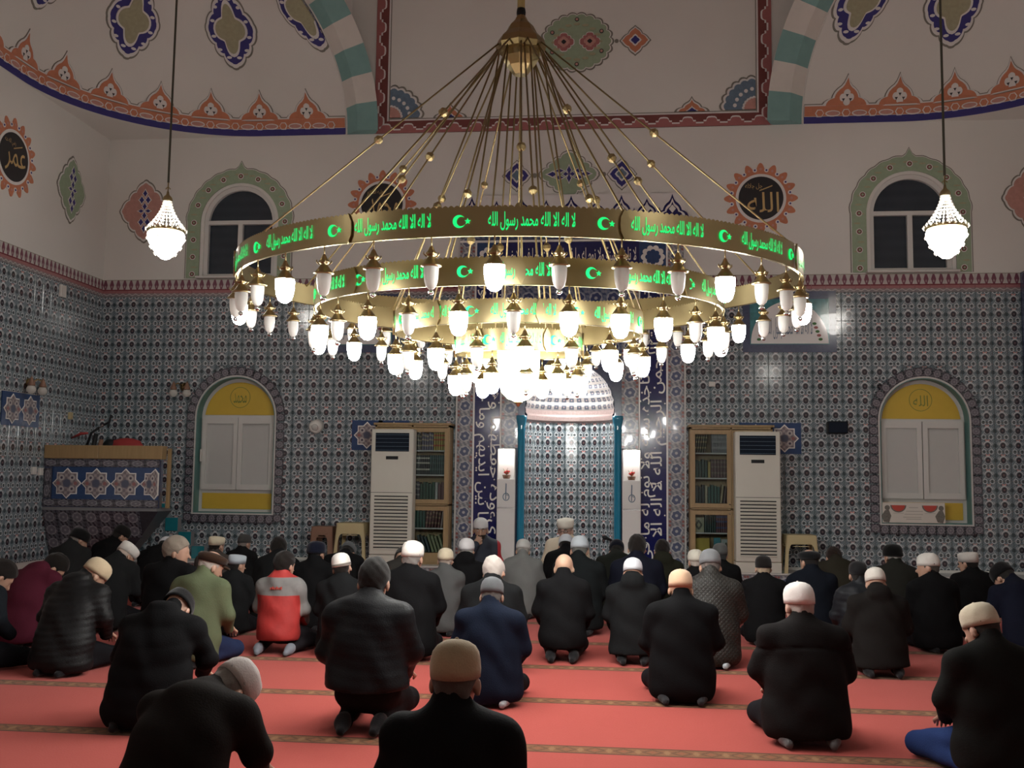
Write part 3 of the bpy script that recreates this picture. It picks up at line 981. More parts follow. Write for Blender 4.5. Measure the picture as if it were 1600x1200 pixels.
for dx, dz, w, h in ((-.24, .0, .07, .035), (-.14, .05, .06, .03), (-.14, -.05, .06, .03), (0, .06, .03, .06), (0, -.06, .03, .06), (.05, 0, .035, .03), (-.05, 0, .035, .03), (.14, .05, .06, .03), (.14, -.05, .06, .03), (.24, 0, .07, .035)):
    plate('petal', [mv(ogee(w * 1.4, h * 1.4, 1, 0, 1.0, 12), dx, dz)], wall_map(0, 5.95), .024, M['paint_white'], wall_front)
    plate('petal', [mv(ogee(w, h, 1, 0, 1.0, 12), dx, dz)], wall_map(0, 5.95), .028, M['paint_navy'], wall_front)
for sx in (-1, 1):
    layered(wall_map(sx * .76, 5.94), ogee(.21, .23, 2, .10, 1.0), [(1.08, 'paint_grey'), (1.0, 'paint_white'), (.84, 'paint_navy'), (.50, 'paint_white'), (.36, 'paint_slate')], wall_front)
    plate('link', [circ(.035, 8)], wall_map(sx * .50, 5.94), .02, M['paint_grey'], wall_front)

# ---- upper windows -----------------------------------------------------------------
def upper_window(n, cx, label):
    outer = [(-.80, 0)] + [(.80, 0)]
    zs = .84
    ol = [(.80, 0), (.80, zs)]
    N = 56
    for k in range(1, N):
        t = PI * k / N
        r = .80 + .018 * abs(math.sin(t * 13))
        tip = .10 * max(0, 1 - abs(t - PI / 2) / .07)
        ol.append((r * math.cos(t), zs + (r + tip) * math.sin(t)))
    ol += [(-.80, zs), (-.80, 0)]
    il = [(-.60, 0), (-.60, zs)] + [(.60 * math.cos(PI - PI * k / 32), zs + .60 * math.sin(PI - PI * k / 32)) for k in range(1, 32)] + [(.60, zs), (.60, 0)]
    mp = wall_map(cx, 4.47)
    band = lambda k: [(a * k, b * (k if b > zs else 1)) for a, b in ol] + il
    root = struct(plate('window_%d' % n, [[(a * 1.03, (b - zs) * 1.03 + zs if b > zs else b) for a, b in ol] + il], mp, .006, M['paint_grey']), label)
    plate('painted_arch', [[(a * 1.012, (b - zs) * 1.012 + zs if b > zs else b) for a, b in ol] + il], mp, .010, M['paint_white'], root)
    plate('painted_arch', [ol + il], mp, .014, M['paint_green'], root)
    for k in range(15):
        if k < 4: p = (-.70, .06 + .26 * k)
        elif k > 10: p = (.70, .06 + .26 * (14 - k))
        else:
            t = PI - PI * (k - 3) / 8
            p = (.70 * math.cos(t), zs + .70 * math.sin(t))
        plate('flower', [circ(.045, 10, *p)], mp, .018, M['paint_white'], root)
        plate('flower', [circ(.034, 10, *p)], mp, .021, M['paint_maroon'], root)
        plate('flower', [circ(.016, 8, *p)], mp, .024, M['paint_green'], root)
    for k in range(30):
        s = k / 29 * (2 * zs + PI * .7)
        if s < zs: p = (-.70, s)
        elif s > zs + PI * .7: p = (.70, 2 * zs + PI * .7 - s)
        else:
            t = PI - (s - zs) / .7
            p = (.70 * math.cos(t), zs + .70 * math.sin(t))
        plate('scroll', [circ(.05, 8, p[0] + .03 * math.sin(k * 2.3), p[1] + .03, ry=.014)], mp, .017, M['paint_olive'], root)
    # frame and panes
    Y = 14.60
    fr = MB()
    gl = lambda u, v, d: (cx + u, Y - d, 4.49 + v)
    ho = arch_loop(0, 0, .83, .55)
    zt = .80
    holes = [arch_loop(0, zt + .06, .83 + .001, .49), [(-.49, .05), (-.035, .05), (-.035, zt), (-.49, zt)], [(.035, .05), (.49, .05), (.49, zt), (.035, zt)]]
    lun = [(.49 * math.cos(PI * k / 24), .83 + .49 * math.sin(PI * k / 24)) for k in range(25)]
    lun = [(a, max(b, zt + .06)) for a, b in lun]
    plate('window_frame', [ho, lun, holes[1], holes[2]], gl, .06, M['white_pvc'], root)
    pan = lambda u, v, d: (cx + u, Y + .02 - d, 4.49 + v)
    for l in (lun, holes[1], holes[2]): plate('pane', [scal(l, 1.0)], pan, .02, M['night_pane'], root)
    MB().box(cx - .62, cx + .62, 14.40, 14.60, 4.455, 4.49, .006).build('window_sill', M['white_pvc'], root)
upper_window(1, UPWIN[0][0], 'upper arched window with green painted surround, left')
upper_window(2, UPWIN[1][0], 'upper arched window with green painted surround, right')

# ---- lower windows --------------------------------------------------------------------
T_BD = tile_mesh('rosette_tile', .125, .115, M['border_tile'], .03)
def lower_window(n, cx, hw, label, word):
    Y = 14.66
    zs, z0 = 2.40, 1.0
    mp = lambda u, v, d: (cx + u, Y - d, v)
    loop = arch_loop(0, z0, zs, hw)
    root = struct(plate('window_%d' % n, [loop], mp, .02, M['white_pvc']), label)
    # teal reveal (lining of the opening)
    r0, r1 = arch_loop(0, z0, zs, hw), arch_loop(0, z0 + .02, zs, hw - .02)
    v = [(cx + a, 14.47, b) for a, b in r0] + [(cx + a, 14.66, b) for a, b in r0]
    k = len(r0)
    inner = [(cx + a, 14.47, b) for a, b in r1] + [(cx + a, 14.66, b) for a, b in r1]
    v += inner
    f = []
    for i in range(k):
        j = (i + 1) % k
        f.append((2 * k + i, 2 * k + j, 3 * k + j, 3 * k + i)); f.append((i, j, 2 * k + j, 2 * k + i))
    obj('reveal', mesh_np('reveal', v, f), M['teal_paint'], root)
    ed = arch_loop(0, z0 - .015, zs, hw + .015)
    plate('edge_trim', [ed, arch_loop(0, z0 + .005, zs, hw - .008)], wall_map(cx, 0, 14.5), .036, M['marble'], root)
    m2 = lambda u, v, d: (cx + u, Y - .02 - d, v)
    h2 = hw - .075
    lun = [(h2 * math.cos(PI * k / 24), max(2.44, zs + h2 * math.sin(PI * k / 24))) for k in range(25)]
    plate('yellow_lunette', [lun], m2, .012, M['yellow_panel'], root)
    plate('yellow_sill_panel', [[(-h2, 1.06), (h2, 1.06), (h2, 1.29), (-h2, 1.29)]], m2, .012, M['yellow_panel'], root)
    for sx in (-1, 1):
        c = sx * .275
        o = [(c - .27, 1.34), (c + .27, 1.34), (c + .27, 2.40), (c - .27, 2.40)]
        i = [(c - .205, 1.42), (c + .205, 1.42), (c + .205, 2.31), (c - .205, 2.31)]
        sash = plate('sash', [o, i], m2, .05 if sx < 0 else .065, M['white_pvc'], root)
        plate('pane', [i], m2, .02, M['frosted_pane'], sash)
    plate('window_handle', [[(-.555, 1.75), (-.53, 1.75), (-.53, 1.93), (-.555, 1.93)]], m2, .085, M['white_plastic'], root)
    ring = circ(.155, 32, 0, 2.70), circ(.147, 32, 0, 2.70)
    plate('printed_ring', [ring[0], ring[1]], m2, .015, M['green_ink'], root)
    letter_plate('lettering', word, 0.0, lambda u, v, d: m2(u, v + 2.69, d), .20, .15, M['green_ink'], root, d=.015)
    # rosette border tiles
    def place(x, z, rot):
        o = bpy.data.objects.new('rosette_tile', T_BD); o.location = (cx + x, YF, z); o.rotation_euler = (0, rot, 0); link(o, root)
    R = hw + .075
    zz = z0 + .06
    nz = 11
    for k in range(nz + 1):
        z = z0 - .06 + (zs - z0 + .06) * k / nz
        place(-R, z, 0); place(R, z, 0)
    for k in range(1, 17):
        t = PI * k / 17
        place(R * math.cos(t), zs + R * math.sin(t), -t)
    for k in range(1, 11):
        place(-R + 2 * R * k / 11, z0 - .075, PI / 2)
lower_window(3, LOWIN[0][0], LOWIN[0][1], 'lower arched window with yellow lunette beside the pulpit', 'محمد')
lower_window(4, LOWIN[1][0], LOWIN[1][1], 'lower arched window with yellow lunette and a banner on its sill', 'الله')

# ---- lunette tile panels and star panels ----------------------------------------------
def tympanum(cx):
    mp = wall_map(cx, 3.35)
    root = plate('lunette_panel', [[(-.64, 0), (.64, 0), (.64, .86), (-.64, .86)]], mp, .020, M['slate_tile'], wall_front)
    tag(root, 'tile panel with white lettered lunette, %s of the mihrab' % ('left' if cx < 0 else 'right'))
    plate('spandrel_tile', [[(-.54, .11), (.54, .11), (.54, .75), (-.54, .75)]], mp, .026, M['teal_foliage'], root)
    plate('lunette', [[(.53, .12)] + [(.53 * math.cos(PI * k / 32), .12 + .60 * math.sin(PI * k / 32)) for k in range(1, 32)] + [(-.53, .12)]], mp, .032, M['white_gloss'], root)
    letter_plate('lettering', S_TAWHID, 0.0, lambda u, v, d: mp(u, v + .33, d), .62, .30, M['paint_slate'], root, d=.036)
    for sx in (-1, 1):
        for k in range(5):
            plate('painted_flower', [mv(circ(.03, 8, ry=.02), sx * (.42 - .02 * k), .18 + .055 * k)], mp, .036, M['paint_rose' if k % 2 else 'leaf_green'], root)
tympanum(-3.09); tympanum(3.09)
def star_panel(mpf, n, R, par, fill='star_fill'):
    w = R * 2
    root = plate('star_panel', [[(-.03, -.02), (n * w + .03, -.02), (n * w + .03, w + .02), (-.03, w + .02)]], mpf, .018, M['blue_tile'], par)
    for k in range(n):
        c = (R + w * k, R)
        plate('star_outline', [mv(star8(R), *c)], mpf, .024, M['white_letter'], root)
        o = plate('star_tile', [mv(star8(R * .90), *c)], mpf, .030, M[fill], root)
    return root
star_panel(wall_map(-3.08, 1.955), 1, .195, wall_front)
star_panel(wall_map(-2.69, 1.955), 1, .195, wall_front)
star_panel(wall_map(2.42, 1.955), 2, .195, wall_front)
star_panel(left_map(12.14, 2.17), 2, .195, wall_left, 'star_fill_side')
# ------------------------------------------------------------------ mihrab
YM = 14.40
mih = thing('mihrab', 'tall tiled prayer niche with navy calligraphy bands in the centre wall', 'mihrab', (.035, 14.4, 0))
def mloc(o):                       # meshes are in world coordinates: undo the root's place
    o.location = (0, -14.4, 0); return o
def mplate(name, loops, mp, t, mat, par=None):
    o = plate(name, loops, mp, t, mat, par or mih)
    if par is None: mloc(o)
    return o
rect = lambda a, b, c, d: [(a, c), (b, c), (b, d), (a, d)]
fm = lambda u, v, d: (u, 14.5 - d, v)
NR, NZ = .63, 2.40
# backing slab with the niche opening (round arch)
op = arch_loop(0, .0, 2.55, NR, 32)
mplate('backing', [rect(-1.61, 1.61, .0, 5.30), op], fm, .09, M['slate_tile'])
T_FC = tile_mesh('floral_tile', .22, .215, M['floral_tile'], .018)
T_FI = tile_mesh('floral_tile', .235, .225, M['floral_tile'], .018)
T_BF = tile_mesh('blue_floral_tile', .25, .25, M['blue_floral'], .018)
def put(me, x, z, y=14.41, nm='floral_tile', rot=0.0):
    o = bpy.data.objects.new(nm, me); o.location = (x, y - 14.4, z); o.rotation_euler = (0, rot, 0); link(o, mih)
for sx in (-1, 1):
    for k in range(24): put(T_FC, sx * 1.485, .10 + .215 * k + .11)
    for k in range(11): put(T_FI, sx * .845, 1.985 + .225 * k + .11)
    mplate('edge_strip', [rect(sx * 1.36 - .012, sx * 1.36 + .012, 0, 4.94)], fm, .115, M['white_letter'])
    mplate('edge_strip', [rect(sx * .975 - .010, sx * .975 + .010, 0, 4.46)], fm, .115, M['white_letter'])
    mplate('edge_strip', [rect(sx * 1.607 - .012, sx * 1.607 + .012, 0, 5.3)], fm, .115, M['marble'])
    for k in range(9):
        z0, z1 = .36 + k * .4555, .36 + (k + 1) * .4555 - .004
        mplate('navy_panel', [rect(sx * 1.165 - .183, sx * 1.165 + .183, z0, z1)], fm, .105, M['navy_tile'])
    for row, txt in enumerate((S_BAND_R, S_BAND_R2) if sx > 0 else (S_BAND_L2, S_BAND_L)):
        dx = (.082 if row == 0 else -.082) * (1 if sx > 0 else -1)
        o = letter_plate('lettering', txt, 0.006, lambda u, v, d: fm(u + sx * 1.165 + dx, v + 2.42, d), 4.0, .24, M['white_letter'], mih, rot=1 if sx > 0 else 2, d=.110); mloc(o)
    for k in range(26):
        mplate('diacritic', [mv(ogee(.012, .012, 1, 0, 1.0, 8), sx * 1.165 + .165 * math.sin(k * 1.9), .45 + .155 * k)], fm, .109, M['white_letter'])
    # corner square with round flower
    mplate('corner_panel', [rect(sx * 1.165 - .19, sx * 1.165 + .19, 4.47, 4.93)], fm, .105, M['blue_tile'])
    mplate('corner_flower', [mv(lobed(.14, 10, .03), sx * 1.165, 4.70)], fm, .111, M['white_letter'])
    mplate('corner_flower', [mv(lobed(.09, 8, .02), sx * 1.165, 4.70)], fm, .116, M['blue_tile'])
# top calligraphy row, floral band, crest
mplate('navy_panel', [rect(-.97, .97, 4.47, 4.93)], fm, .105, M['navy_tile'])
o = letter_plate('lettering', S_BAND_T, 0.006, lambda u, v, d: fm(u, v + 4.70, d), 1.86, .30, M['white_letter'], mih, d=.110); mloc(o)
for k in range(13): put(T_BF, -1.50 + .25 * k, 5.115, nm='blue_floral_tile')
mplate('edge_strip', [rect(-1.61, 1.61, 4.935, 4.965)], fm, .113, M['white_letter'])
mplate('edge_strip', [rect(-1.61, 1.61, 5.255, 5.285)], fm, .113, M['white_letter'])
mplate('edge_strip', [rect(-.97, .97, 4.435, 4.465)], fm, .113, M['white_letter'])
mplate('crest_panel', [rect(-1.62, 1.62, 5.285, 5.64)], fm, .06, M['paint_white'])
n = 9
for k in range(n):
    cx = -1.62 + 3.24 * (k + .5) / n
    h = .33 if k % 2 == 0 else .27
    c = crest(.46, h)
    mplate('crest', [mv(c, cx, 5.29)], fm, .068, M['navy_tile'])
    mplate('crest', [mv(scal(c, .80), cx, 5.295)], fm, .074, M['white_letter'])
    mplate('crest', [mv(scal(c, .62), cx, 5.30)], fm, .080, M['navy_tile'])
    mplate('crest', [mv(ogee(.05, .06, 2, .1, 1.0, 20), cx, 5.40)], fm, .086, M['white_letter'])
for k in range(n - 1):
    cx = -1.62 + 3.24 * (k + 1) / n
    mplate('crest_link', [mv(crest(.14, .14), cx, 5.29)], fm, .072, M['navy_tile'])
    mplate('crest_link', [mv(crest(.07, .07), cx, 5.30)], fm, .078, M['white_letter'])
# panel field over the arch
for j in range(5):
    for i in range(6):
        x, z = -.605 + .242 * i, 3.30 + .235 * j + .11
        put(T_BF, x, z, nm='blue_floral_tile')
# niche cylinder lined with tiles
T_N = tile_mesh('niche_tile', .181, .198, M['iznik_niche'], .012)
CYN = 14.42
v, f = [], []
for k in range(25):
    a = PI * k / 24
    for z in (.0, NZ): v.append((-(NR + .03) * math.cos(a), CYN - 14.4 + (NR + .03) * math.sin(a), z))
for k in range(24): f.append((2 * k, 2 * k + 1, 2 * k + 3, 2 * k + 2))
obj('niche_wall', mesh_np('niche_wall', v, f), M['grout'], mih)
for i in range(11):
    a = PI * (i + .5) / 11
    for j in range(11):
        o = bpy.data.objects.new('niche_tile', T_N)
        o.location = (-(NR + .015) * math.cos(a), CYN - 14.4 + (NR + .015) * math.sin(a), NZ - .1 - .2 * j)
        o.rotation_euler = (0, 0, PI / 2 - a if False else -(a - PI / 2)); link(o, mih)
# frieze ring and half dome
v, f = [], []
prof = ((NR + .01, NZ - .03), (NR - .03, NZ), (NR - .03, NZ + .06), (NR - .01, NZ + .09), (NR - .01, NZ + .15))
for k in range(33):
    a = PI * k / 32
    for r, z in prof: v.append((-r * math.cos(a), CYN - 14.4 + r * math.sin(a), z))
m = len(prof)
for k in range(32):
    for j in range(m - 1): f.append((k * m + j, k * m + j + 1, (k + 1) * m + j + 1, (k + 1) * m + j))
obj('frieze', mesh_np('frieze', v, f), plain('frieze_tile', (.34, .26, .25), .3, var=.3, nscale=40), mih)
MB().lathe([(0, 0), (.10, 0), (.10, .02), (0, .02)], 20, (0, .25, 3.02)).build('added_niche_glow', M['niche_fill'], mih)  # added glowing disc in the crown to brighten the niche, no known lamp
v, f, U = [], [], []
NA, NT = 34, 16
for k in range(NA + 1):
    a = PI * k / NA
    for j in range(NT + 1):
        th = PI / 2 * j / NT
        # pointed muqarnas like steps
        st = NR * (1 - .03 * (j % 2))
        v.append((-st * math.cos(a) * math.cos(th), CYN - 14.4 + st * math.sin(a) * math.cos(th), 2.55 + .66 * math.sin(th)))
m = NT + 1
for k in range(NA):
    for j in range(NT):
        f.append((k * m + j, k * m + j + 1, (k + 1) * m + j + 1, (k + 1) * m + j))
        U += [(k / NA, j / NT), (k / NA, (j + 1) / NT), ((k + 1) / NA, (j + 1) / NT), ((k + 1) / NA, j / NT)]
me = mesh_np('half_dome', v, f)
uv = me.uv_layers.new(name='UVMap'); uv.data.foreach_set('uv', np.array(U, np.float32).ravel())
obj('half_dome', me, M['vault_tile'], mih)
# engaged turquoise columns
for sx in (-1, 1):
    pr = [(.075, 0), (.075, .10), (.058, .13), (.052, .16), (.052, 2.22), (.060, 2.24), (.052, 2.27), (.072, 2.36), (.078, 2.40), (.078, 2.44), (0, 2.44)]
    MB().lathe(pr, 20, (sx * .675, -.03, .0)).build('column', M['teal_glaze'], mih, True)
# white lit display boxes with doors
def cupboard(sx):
    t = thing('display_cupboard', 'narrow white cupboard with a lit open shelf, %s of the niche' % ('left' if sx < 0 else 'right'), 'cupboard', (sx * .865 + .035, 14.25, .0))
    w = .125
    mb = MB()
    mb.box(-w, w, -.06, .05, 0.0, 1.55).box(-w, w, .03, .05, 1.55, 1.975).box(-w, -w + .012, -.06, .05, 1.55, 1.975).box(w - .012, w, -.06, .05, 1.55, 1.975).box(-w, w, -.06, .05, 1.96, 1.975)
    mb.build('carcass', M['white_gloss'], t)
    for z0, z1 in ((.36, 1.145), (1.155, 1.545)):
        d = MB().box(-w + .004, w - .004, -.078, -.06, z0, z1, .003).build('door', M['white_gloss'], t)
        if z0 > 1:
            mp = lambda u, v, dd: (u, -.0785 - dd, 1.36 + v)
            a = plate('lettering', [[(-.008, -.02), (.008, -.02), (.011, .12), (-.004, .13)]], mp, .002, M['paint_slate'], d)
            plate('lettering', [circ(.048, 24, .004, -.06, ry=.056), circ(.036, 24, .004, -.06, ry=.045)], mp, .002, M['paint_slate'], d)
            plate('lettering', [[(-.006, -.10), (.006, -.10), (.006, -.01), (-.006, -.01)]], mp, .002, M['paint_slate'], d)
            plate('lettering', [circ(.016, 14, .026, -.03), circ(.008, 14, .026, -.03)], mp, .002, M['paint_slate'], d)
        else:
            MB().box(-w + .004, w - .004, -.082, -.076, 1.138, 1.152).build('edge_strip', M['steel'], d)
    MB().box(-.08, .08, -.045, .02, 1.948, 1.958).build('shelf_lamp', M['lit_box'], t)
    return t
for sx in (-1, 1):
    cupboard(sx)
    t = thing('flower_pot', 'small pot of red flowers on the lit shelf %s of the niche' % ('left' if sx < 0 else 'right'), 'flower pot', (sx * .865 + .035, 14.235, 1.551))
    MB().lathe([(0, 0), (.045, 0), (.055, .04), (.058, .05), (.05, .05), (0, .045)], 14).build('pot', M['brown_plastic'], t, True)
    fl = MB()
    for k in range(9):
        a = k * 2.4; r = .035 * math.sqrt(k / 9)
        fl.lathe([(0, -.016), (.014, -.008), (.018, 0), (.012, .012), (0, .014)], 8, (r * math.cos(a), r * math.sin(a), .075 + .012 * (k % 3)))
    fl.build('blossoms', M['flower_red'], t, True)
    lf = MB()
    for k in range(4):
        a = k * 1.7
        lf.tube([(0, 0, .05), (.02 * math.cos(a), .02 * math.sin(a), .09), (.05 * math.cos(a), .05 * math.sin(a), .12 + .01 * k)], [.004, .006, .001], 5)
    lf.build('leaves', M['leaf_green'], t)
# ------------------------------------------------------------------ chandelier
CHZ = 3.0
ch = thing('chandelier', 'large four tier brass ring chandelier with green lettered bands and hanging glass lamps', 'chandelier', (0, 7.2, CHZ))
ch.rotation_euler = (math.radians(2.4), 0, 0)
def band_mesh(R, h, nsc):
    """thin hoop with a scalloped upper rim and a rolled lower lip"""
    n = nsc * 4
    t = .006
    v, f = [], []
    for k in range(n):
        a = 2 * PI * k / n
        zt = h / 2 + .011 * abs(math.sin(PI * k / 4))
        c, s = math.sin(a), -math.cos(a)
        for r, z in ((R, zt), (R, -h / 2), (R + .004, -h / 2 - .004), (R - t - .012, -h / 2 - .004), (R - t, -h / 2 + .002), (R - t, zt)):
            v.append((r * c, r * s, z))
    for k in range(n):
        k2 = (k + 1) % n
        for j in range(6):
            j2 = (j + 1) % 6
            f.append((k * 6 + j, k2 * 6 + j, k2 * 6 + j2, k * 6 + j2))
    return mesh_np('band', v, f)
def ring_map(R, a0, z):
    return lambda u, v, d: ((R + d) * math.sin(a0 + u / R), -(R + d) * math.cos(a0 + u / R), z + v)
def crescent():
    o = [(.034 * math.cos(t), .034 * math.sin(t)) for t in [math.radians(45 + 270 * k / 24) for k in range(25)]]
    i = [(.012 + .026 * math.cos(t), .026 * math.sin(t)) for t in [math.radians(320 - 280 * k / 20) for k in range(21)]]
    return o + i
STAR5 = [((.017 if k % 2 == 0 else .007) * math.sin(PI * k / 5) + .046, (.017 if k % 2 == 0 else .007) * math.cos(PI * k / 5)) for k in range(10)]
RINGS = [  # radius, z, height, panels, lamps, angle of first lamp, lit rule
    (1.96, -.02, .150, 16, 36, math.radians(1.7), lambda k: k % 4 == 0),
    (1.44, -.20, .155, 12, 28, math.radians(4.3), lambda k: k % 2 == 1 or k == 2),
    (.88, -.36, .145, 8, 18, math.radians(8), lambda k: k % 2 == 0),
    (.45, -.50, .140, 6, 12, math.radians(12), lambda k: k % 2 == 1)]
# lamp prototypes (hang from z=0)
def lamp_meshes():
    capm = MB().lathe([(0, -.045), (.006, -.045), (.010, -.050), (.014, -.060), (.022, -.075), (.030, -.082), (.033, -.090), (.028, -.097), (.018, -.101), (.022, -.108), (.034, -.125), (.047, -.142), (.056, -.148), (.057, -.154), (.048, -.157), (0, -.157)], 18)
    capm.tube([(0, 0, .004), (0, 0, -.048)], .004, 6)
    for k in range(4):
        a = PI / 2 * k + .4
        capm.tube([(.026 * math.cos(a), .026 * math.sin(a), -.104), (.042 * math.cos(a), .042 * math.sin(a), -.088), (.040 * math.cos(a), .040 * math.sin(a), -.078)], .004, 5)
    cap = capm.mesh('lamp_cap', True)
    prof = [(.040, -.155), (.041, -.175), (.040, -.20), (.036, -.235), (.028, -.262), (.016, -.274), (.010, -.277), (0, -.278)]
    gl = MB().lathe(prof, 18).mesh('glass_shade', True)
    lit = MB().lathe([(r * 1.36, z if z > -.2 else -.155 + (z + .155) * 1.12) for r, z in prof], 18).mesh('lit_glass_shade', True)  # widened past the unlit glass, so the shape suggests glare
    fin = MB().lathe([(0, -.274), (.009, -.277), (.016, -.286), (.016, -.296), (.008, -.304), (0, -.306)], 12).mesh('finial', True)
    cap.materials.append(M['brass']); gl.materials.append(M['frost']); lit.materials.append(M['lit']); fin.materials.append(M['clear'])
    return cap, gl, lit, fin
L_CAP, L_GL, L_LIT, L_FIN = lamp_meshes()
PLAQ = None
for ri, (R, z, h, npan, nl, a0, lit) in enumerate(RINGS):
    bnd = obj('ring_band', band_mesh(R, h, npan * 24), M['brass_dark'] if False else M['brass'], ch)
    bnd.location = (0, 0, z)
    step_a = 2 * PI / npan
    off = math.radians(7.4)
    for k in range(npan):
        a = off + step_a * k
        # crescent and star between panels, lettering in the middle of each panel
        ac = a + step_a / 2
        hh = h * .66
        ww = min(R * step_a * .60, .46)
        o = letter_plate('lettering', S_TAWHID, 0.006, ring_map(R + .003, a, 0), ww, hh, M['green_led'], bnd, d=.002)
        for nm, l in (('crescent', crescent()), ('star', STAR5)):
            plate(nm, [l], ring_map(R + .002, ac, 0), .004, M['green_led'], bnd)
    # rods with beads up to the hub, diamond plaques where they meet the ring
    nr = 8 if ri < 2 else (8 if ri == 2 else 6)
    for k in range(nr):
        a = math.radians((22, 6, 14, 30)[ri]) + 2 * PI * k / nr
        c, s = math.sin(a), -math.cos(a)
        p0 = Vector((R * c, R * s, z + h / 2 - .01)); p1 = Vector((.16 * c, .16 * s, 1.68 - .02 * ri))
        rod = MB().tube([p0, p1], .0065, 6).build('rod', M['rod'], ch, True)
        q = p0.lerp(p1, (.52, .46, .40, .34)[ri])
        w = (p1 - p0).normalized()
        m = Matrix.Translation(q) @ w.to_track_quat('Z', 'Y').to_matrix().to_4x4()
        MB().lathe([(0, -.034), (.012, -.032), (.030, -.012), (.030, .012), (.012, .032), (0, .034)], 8).xf(m).build('bead', M['brass'], rod)
        for j in (-1, 1):
            mp = ring_map(R + .004, a, 0)
        dm_ = [(0, .085), (.022, .04), (.026, 0), (.022, -.04), (0, -.085), (-.022, -.04), (-.026, 0), (-.022, .04)]
        plate('plaque', [dm_], ring_map(R + .003, a, 0), .012, M['brass'], bnd)
    for k in range(nl):
        a = a0 + 2 * PI * k / nl
        loc = ((R - .004) * math.sin(a), -(R - .004) * math.cos(a), z - h / 2 - .004)
        lp = bpy.data.objects.new('hanging_lamp', L_CAP); lp.location = loc; link(lp, ch)
        sc = 1.0
        on = lit(k)
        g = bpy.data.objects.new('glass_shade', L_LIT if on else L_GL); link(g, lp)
        if not on:
            fn = bpy.data.objects.new('finial', L_FIN); link(fn, lp)
# central glass bowl
MB().lathe([(.035, .0), (.11, -.02), (.16, -.05), (.165, -.06), (.15, -.065), (0, -.06)], 28, (0, 0, -.38)).build('bowl_canopy', M['brass'], ch, True)
bw = MB().lathe([(.150, -.50), (.152, -.55), (.150, -.66), (.142, -.76), (.120, -.84), (.075, -.885), (.03, -.90), (0, -.90)], 28).build('glass_bowl', M['lit_bowl'], ch, True)
MB().lathe([(.156, -.49), (.160, -.495), (.160, -.515), (.154, -.52)], 28).build('bowl_rim', M['brass'], bw, True)
MB().lathe([(0, -.895), (.03, -.90), (.032, -.912), (.015, -.922), (.012, -.935), (0, -.94)], 14).build('finial', M['brass'], ch, True)
for k in range(6):
    a = 2 * PI * k / 6
    MB().tube([(.15 * math.cos(a), .15 * math.sin(a), -.50), (.10 * math.cos(a), .10 * math.sin(a), -.44)], .006, 6).build('bowl_strut', M['brass'], ch)
for k in range(6):                       # spokes joining the tiers
    a = 2 * PI * k / 6 + .3
    MB().tube([(.44 * math.cos(a), .44 * math.sin(a), -.50), (.15 * math.cos(a), .15 * math.sin(a), -.50)], .006, 6).build('spoke', M['brass'], ch)
# hub and drop rod
MB().lathe([(0, 1.46), (.05, 1.46), (.10, 1.52), (.135, 1.58), (.135, 1.64), (0, 1.64)], 8).build('hub_cup', M['brass'], ch)
MB().lathe([(0, 1.63), (.175, 1.63), (.185, 1.67), (.165, 1.72), (.115, 1.77), (.09, 1.82), (.05, 1.86), (.03, 1.90), (0, 1.90)], 8).build('hub', M['brass_dark'], ch)
MB().tube([(0, 0, 1.88), (0, -.02, 6.9)], .028, 12).build('drop_rod', M['mustard'], ch, True)
MB().lathe([(.030, 1.89), (.034, 1.92), (.030, 1.95), (0, 1.95)], 12).build('collar', M['dark_plastic'], ch, True)

# ------------------------------------------------------------------ crystal pendants
def pendant(x, y, z, label):
    t = thing('crystal_pendant', label, 'pendant lamp', (x, y, z), 0, 'crystal pendants')
    pr = [(0, -.36), (.05, -.345), (.10, -.30), (.16, -.22), (.205, -.13), (.215, -.06), (.20, -.02), (.17, .0)]
    MB().lathe(pr, 14).build('crystal_basket', M['lit_pendant'], t)
    n = 22
    for k in range(n):
        a = 2 * PI * k / n
        st = MB()
        for j in range(11):
            q = j / 10
            r = .19 * (1 - q) ** 1.7 + .045
            zz = .0 + .36 * q
            st.lathe([(0, -.017), (.012, 0), (0, .017)], 5, (r * math.cos(a), r * math.sin(a), zz))
        st.build('crystal_strand', M['crystal'], t)
    for k in range(16):
        a = 2 * PI * k / 16
        dr = MB()
        for r, zz in ((.205, -.10), (.165, -.20), (.11, -.28)):
            dr.lathe([(0, -.03), (.014, -.008), (0, .012)], 5, ((r + .012) * math.cos(a), (r + .012) * math.sin(a), zz))
        dr.build('crystal_drop', M['crystal'], t)
    MB().lathe([(.20, -.03), (.222, -.02), (.222, .005), (.20, .012)], 24).build('rim', M['brass'], t, True)
    MB().lathe([(.055, .35), (.060, .37), (.05, .40), (.02, .43), (.012, .47), (0, .47)], 14).build('crown', M['brass'], t, True)
    MB().tube([(0, 0, .46), (.0, 0, .60)], .008, 6).tube([(-.03, 0, .5), (0, 0, .53), (.03, 0, .50)], .006, 5).build('hook', M['brass_dark'], t)
    MB().tube([(0, 0, .58), (.01, 0, ZC - z)], .014, 6).build('cable', M['cable'], t)
pendant(-4.65, 11.5, 4.45, 'lit crystal pendant on a long cable left of the chandelier')
pendant(4.30, 11.5, 4.37, 'lit crystal pendant on a long cable right of the chandelier')
pendant(-4.5, 2.9, 4.4, 'added unseen lit crystal pendant over the back rows, left')  # this pair is out of view, added as extra light on assumed symmetry
pendant(4.5, 2.9, 4.4, 'added unseen lit crystal pendant over the back rows, right')

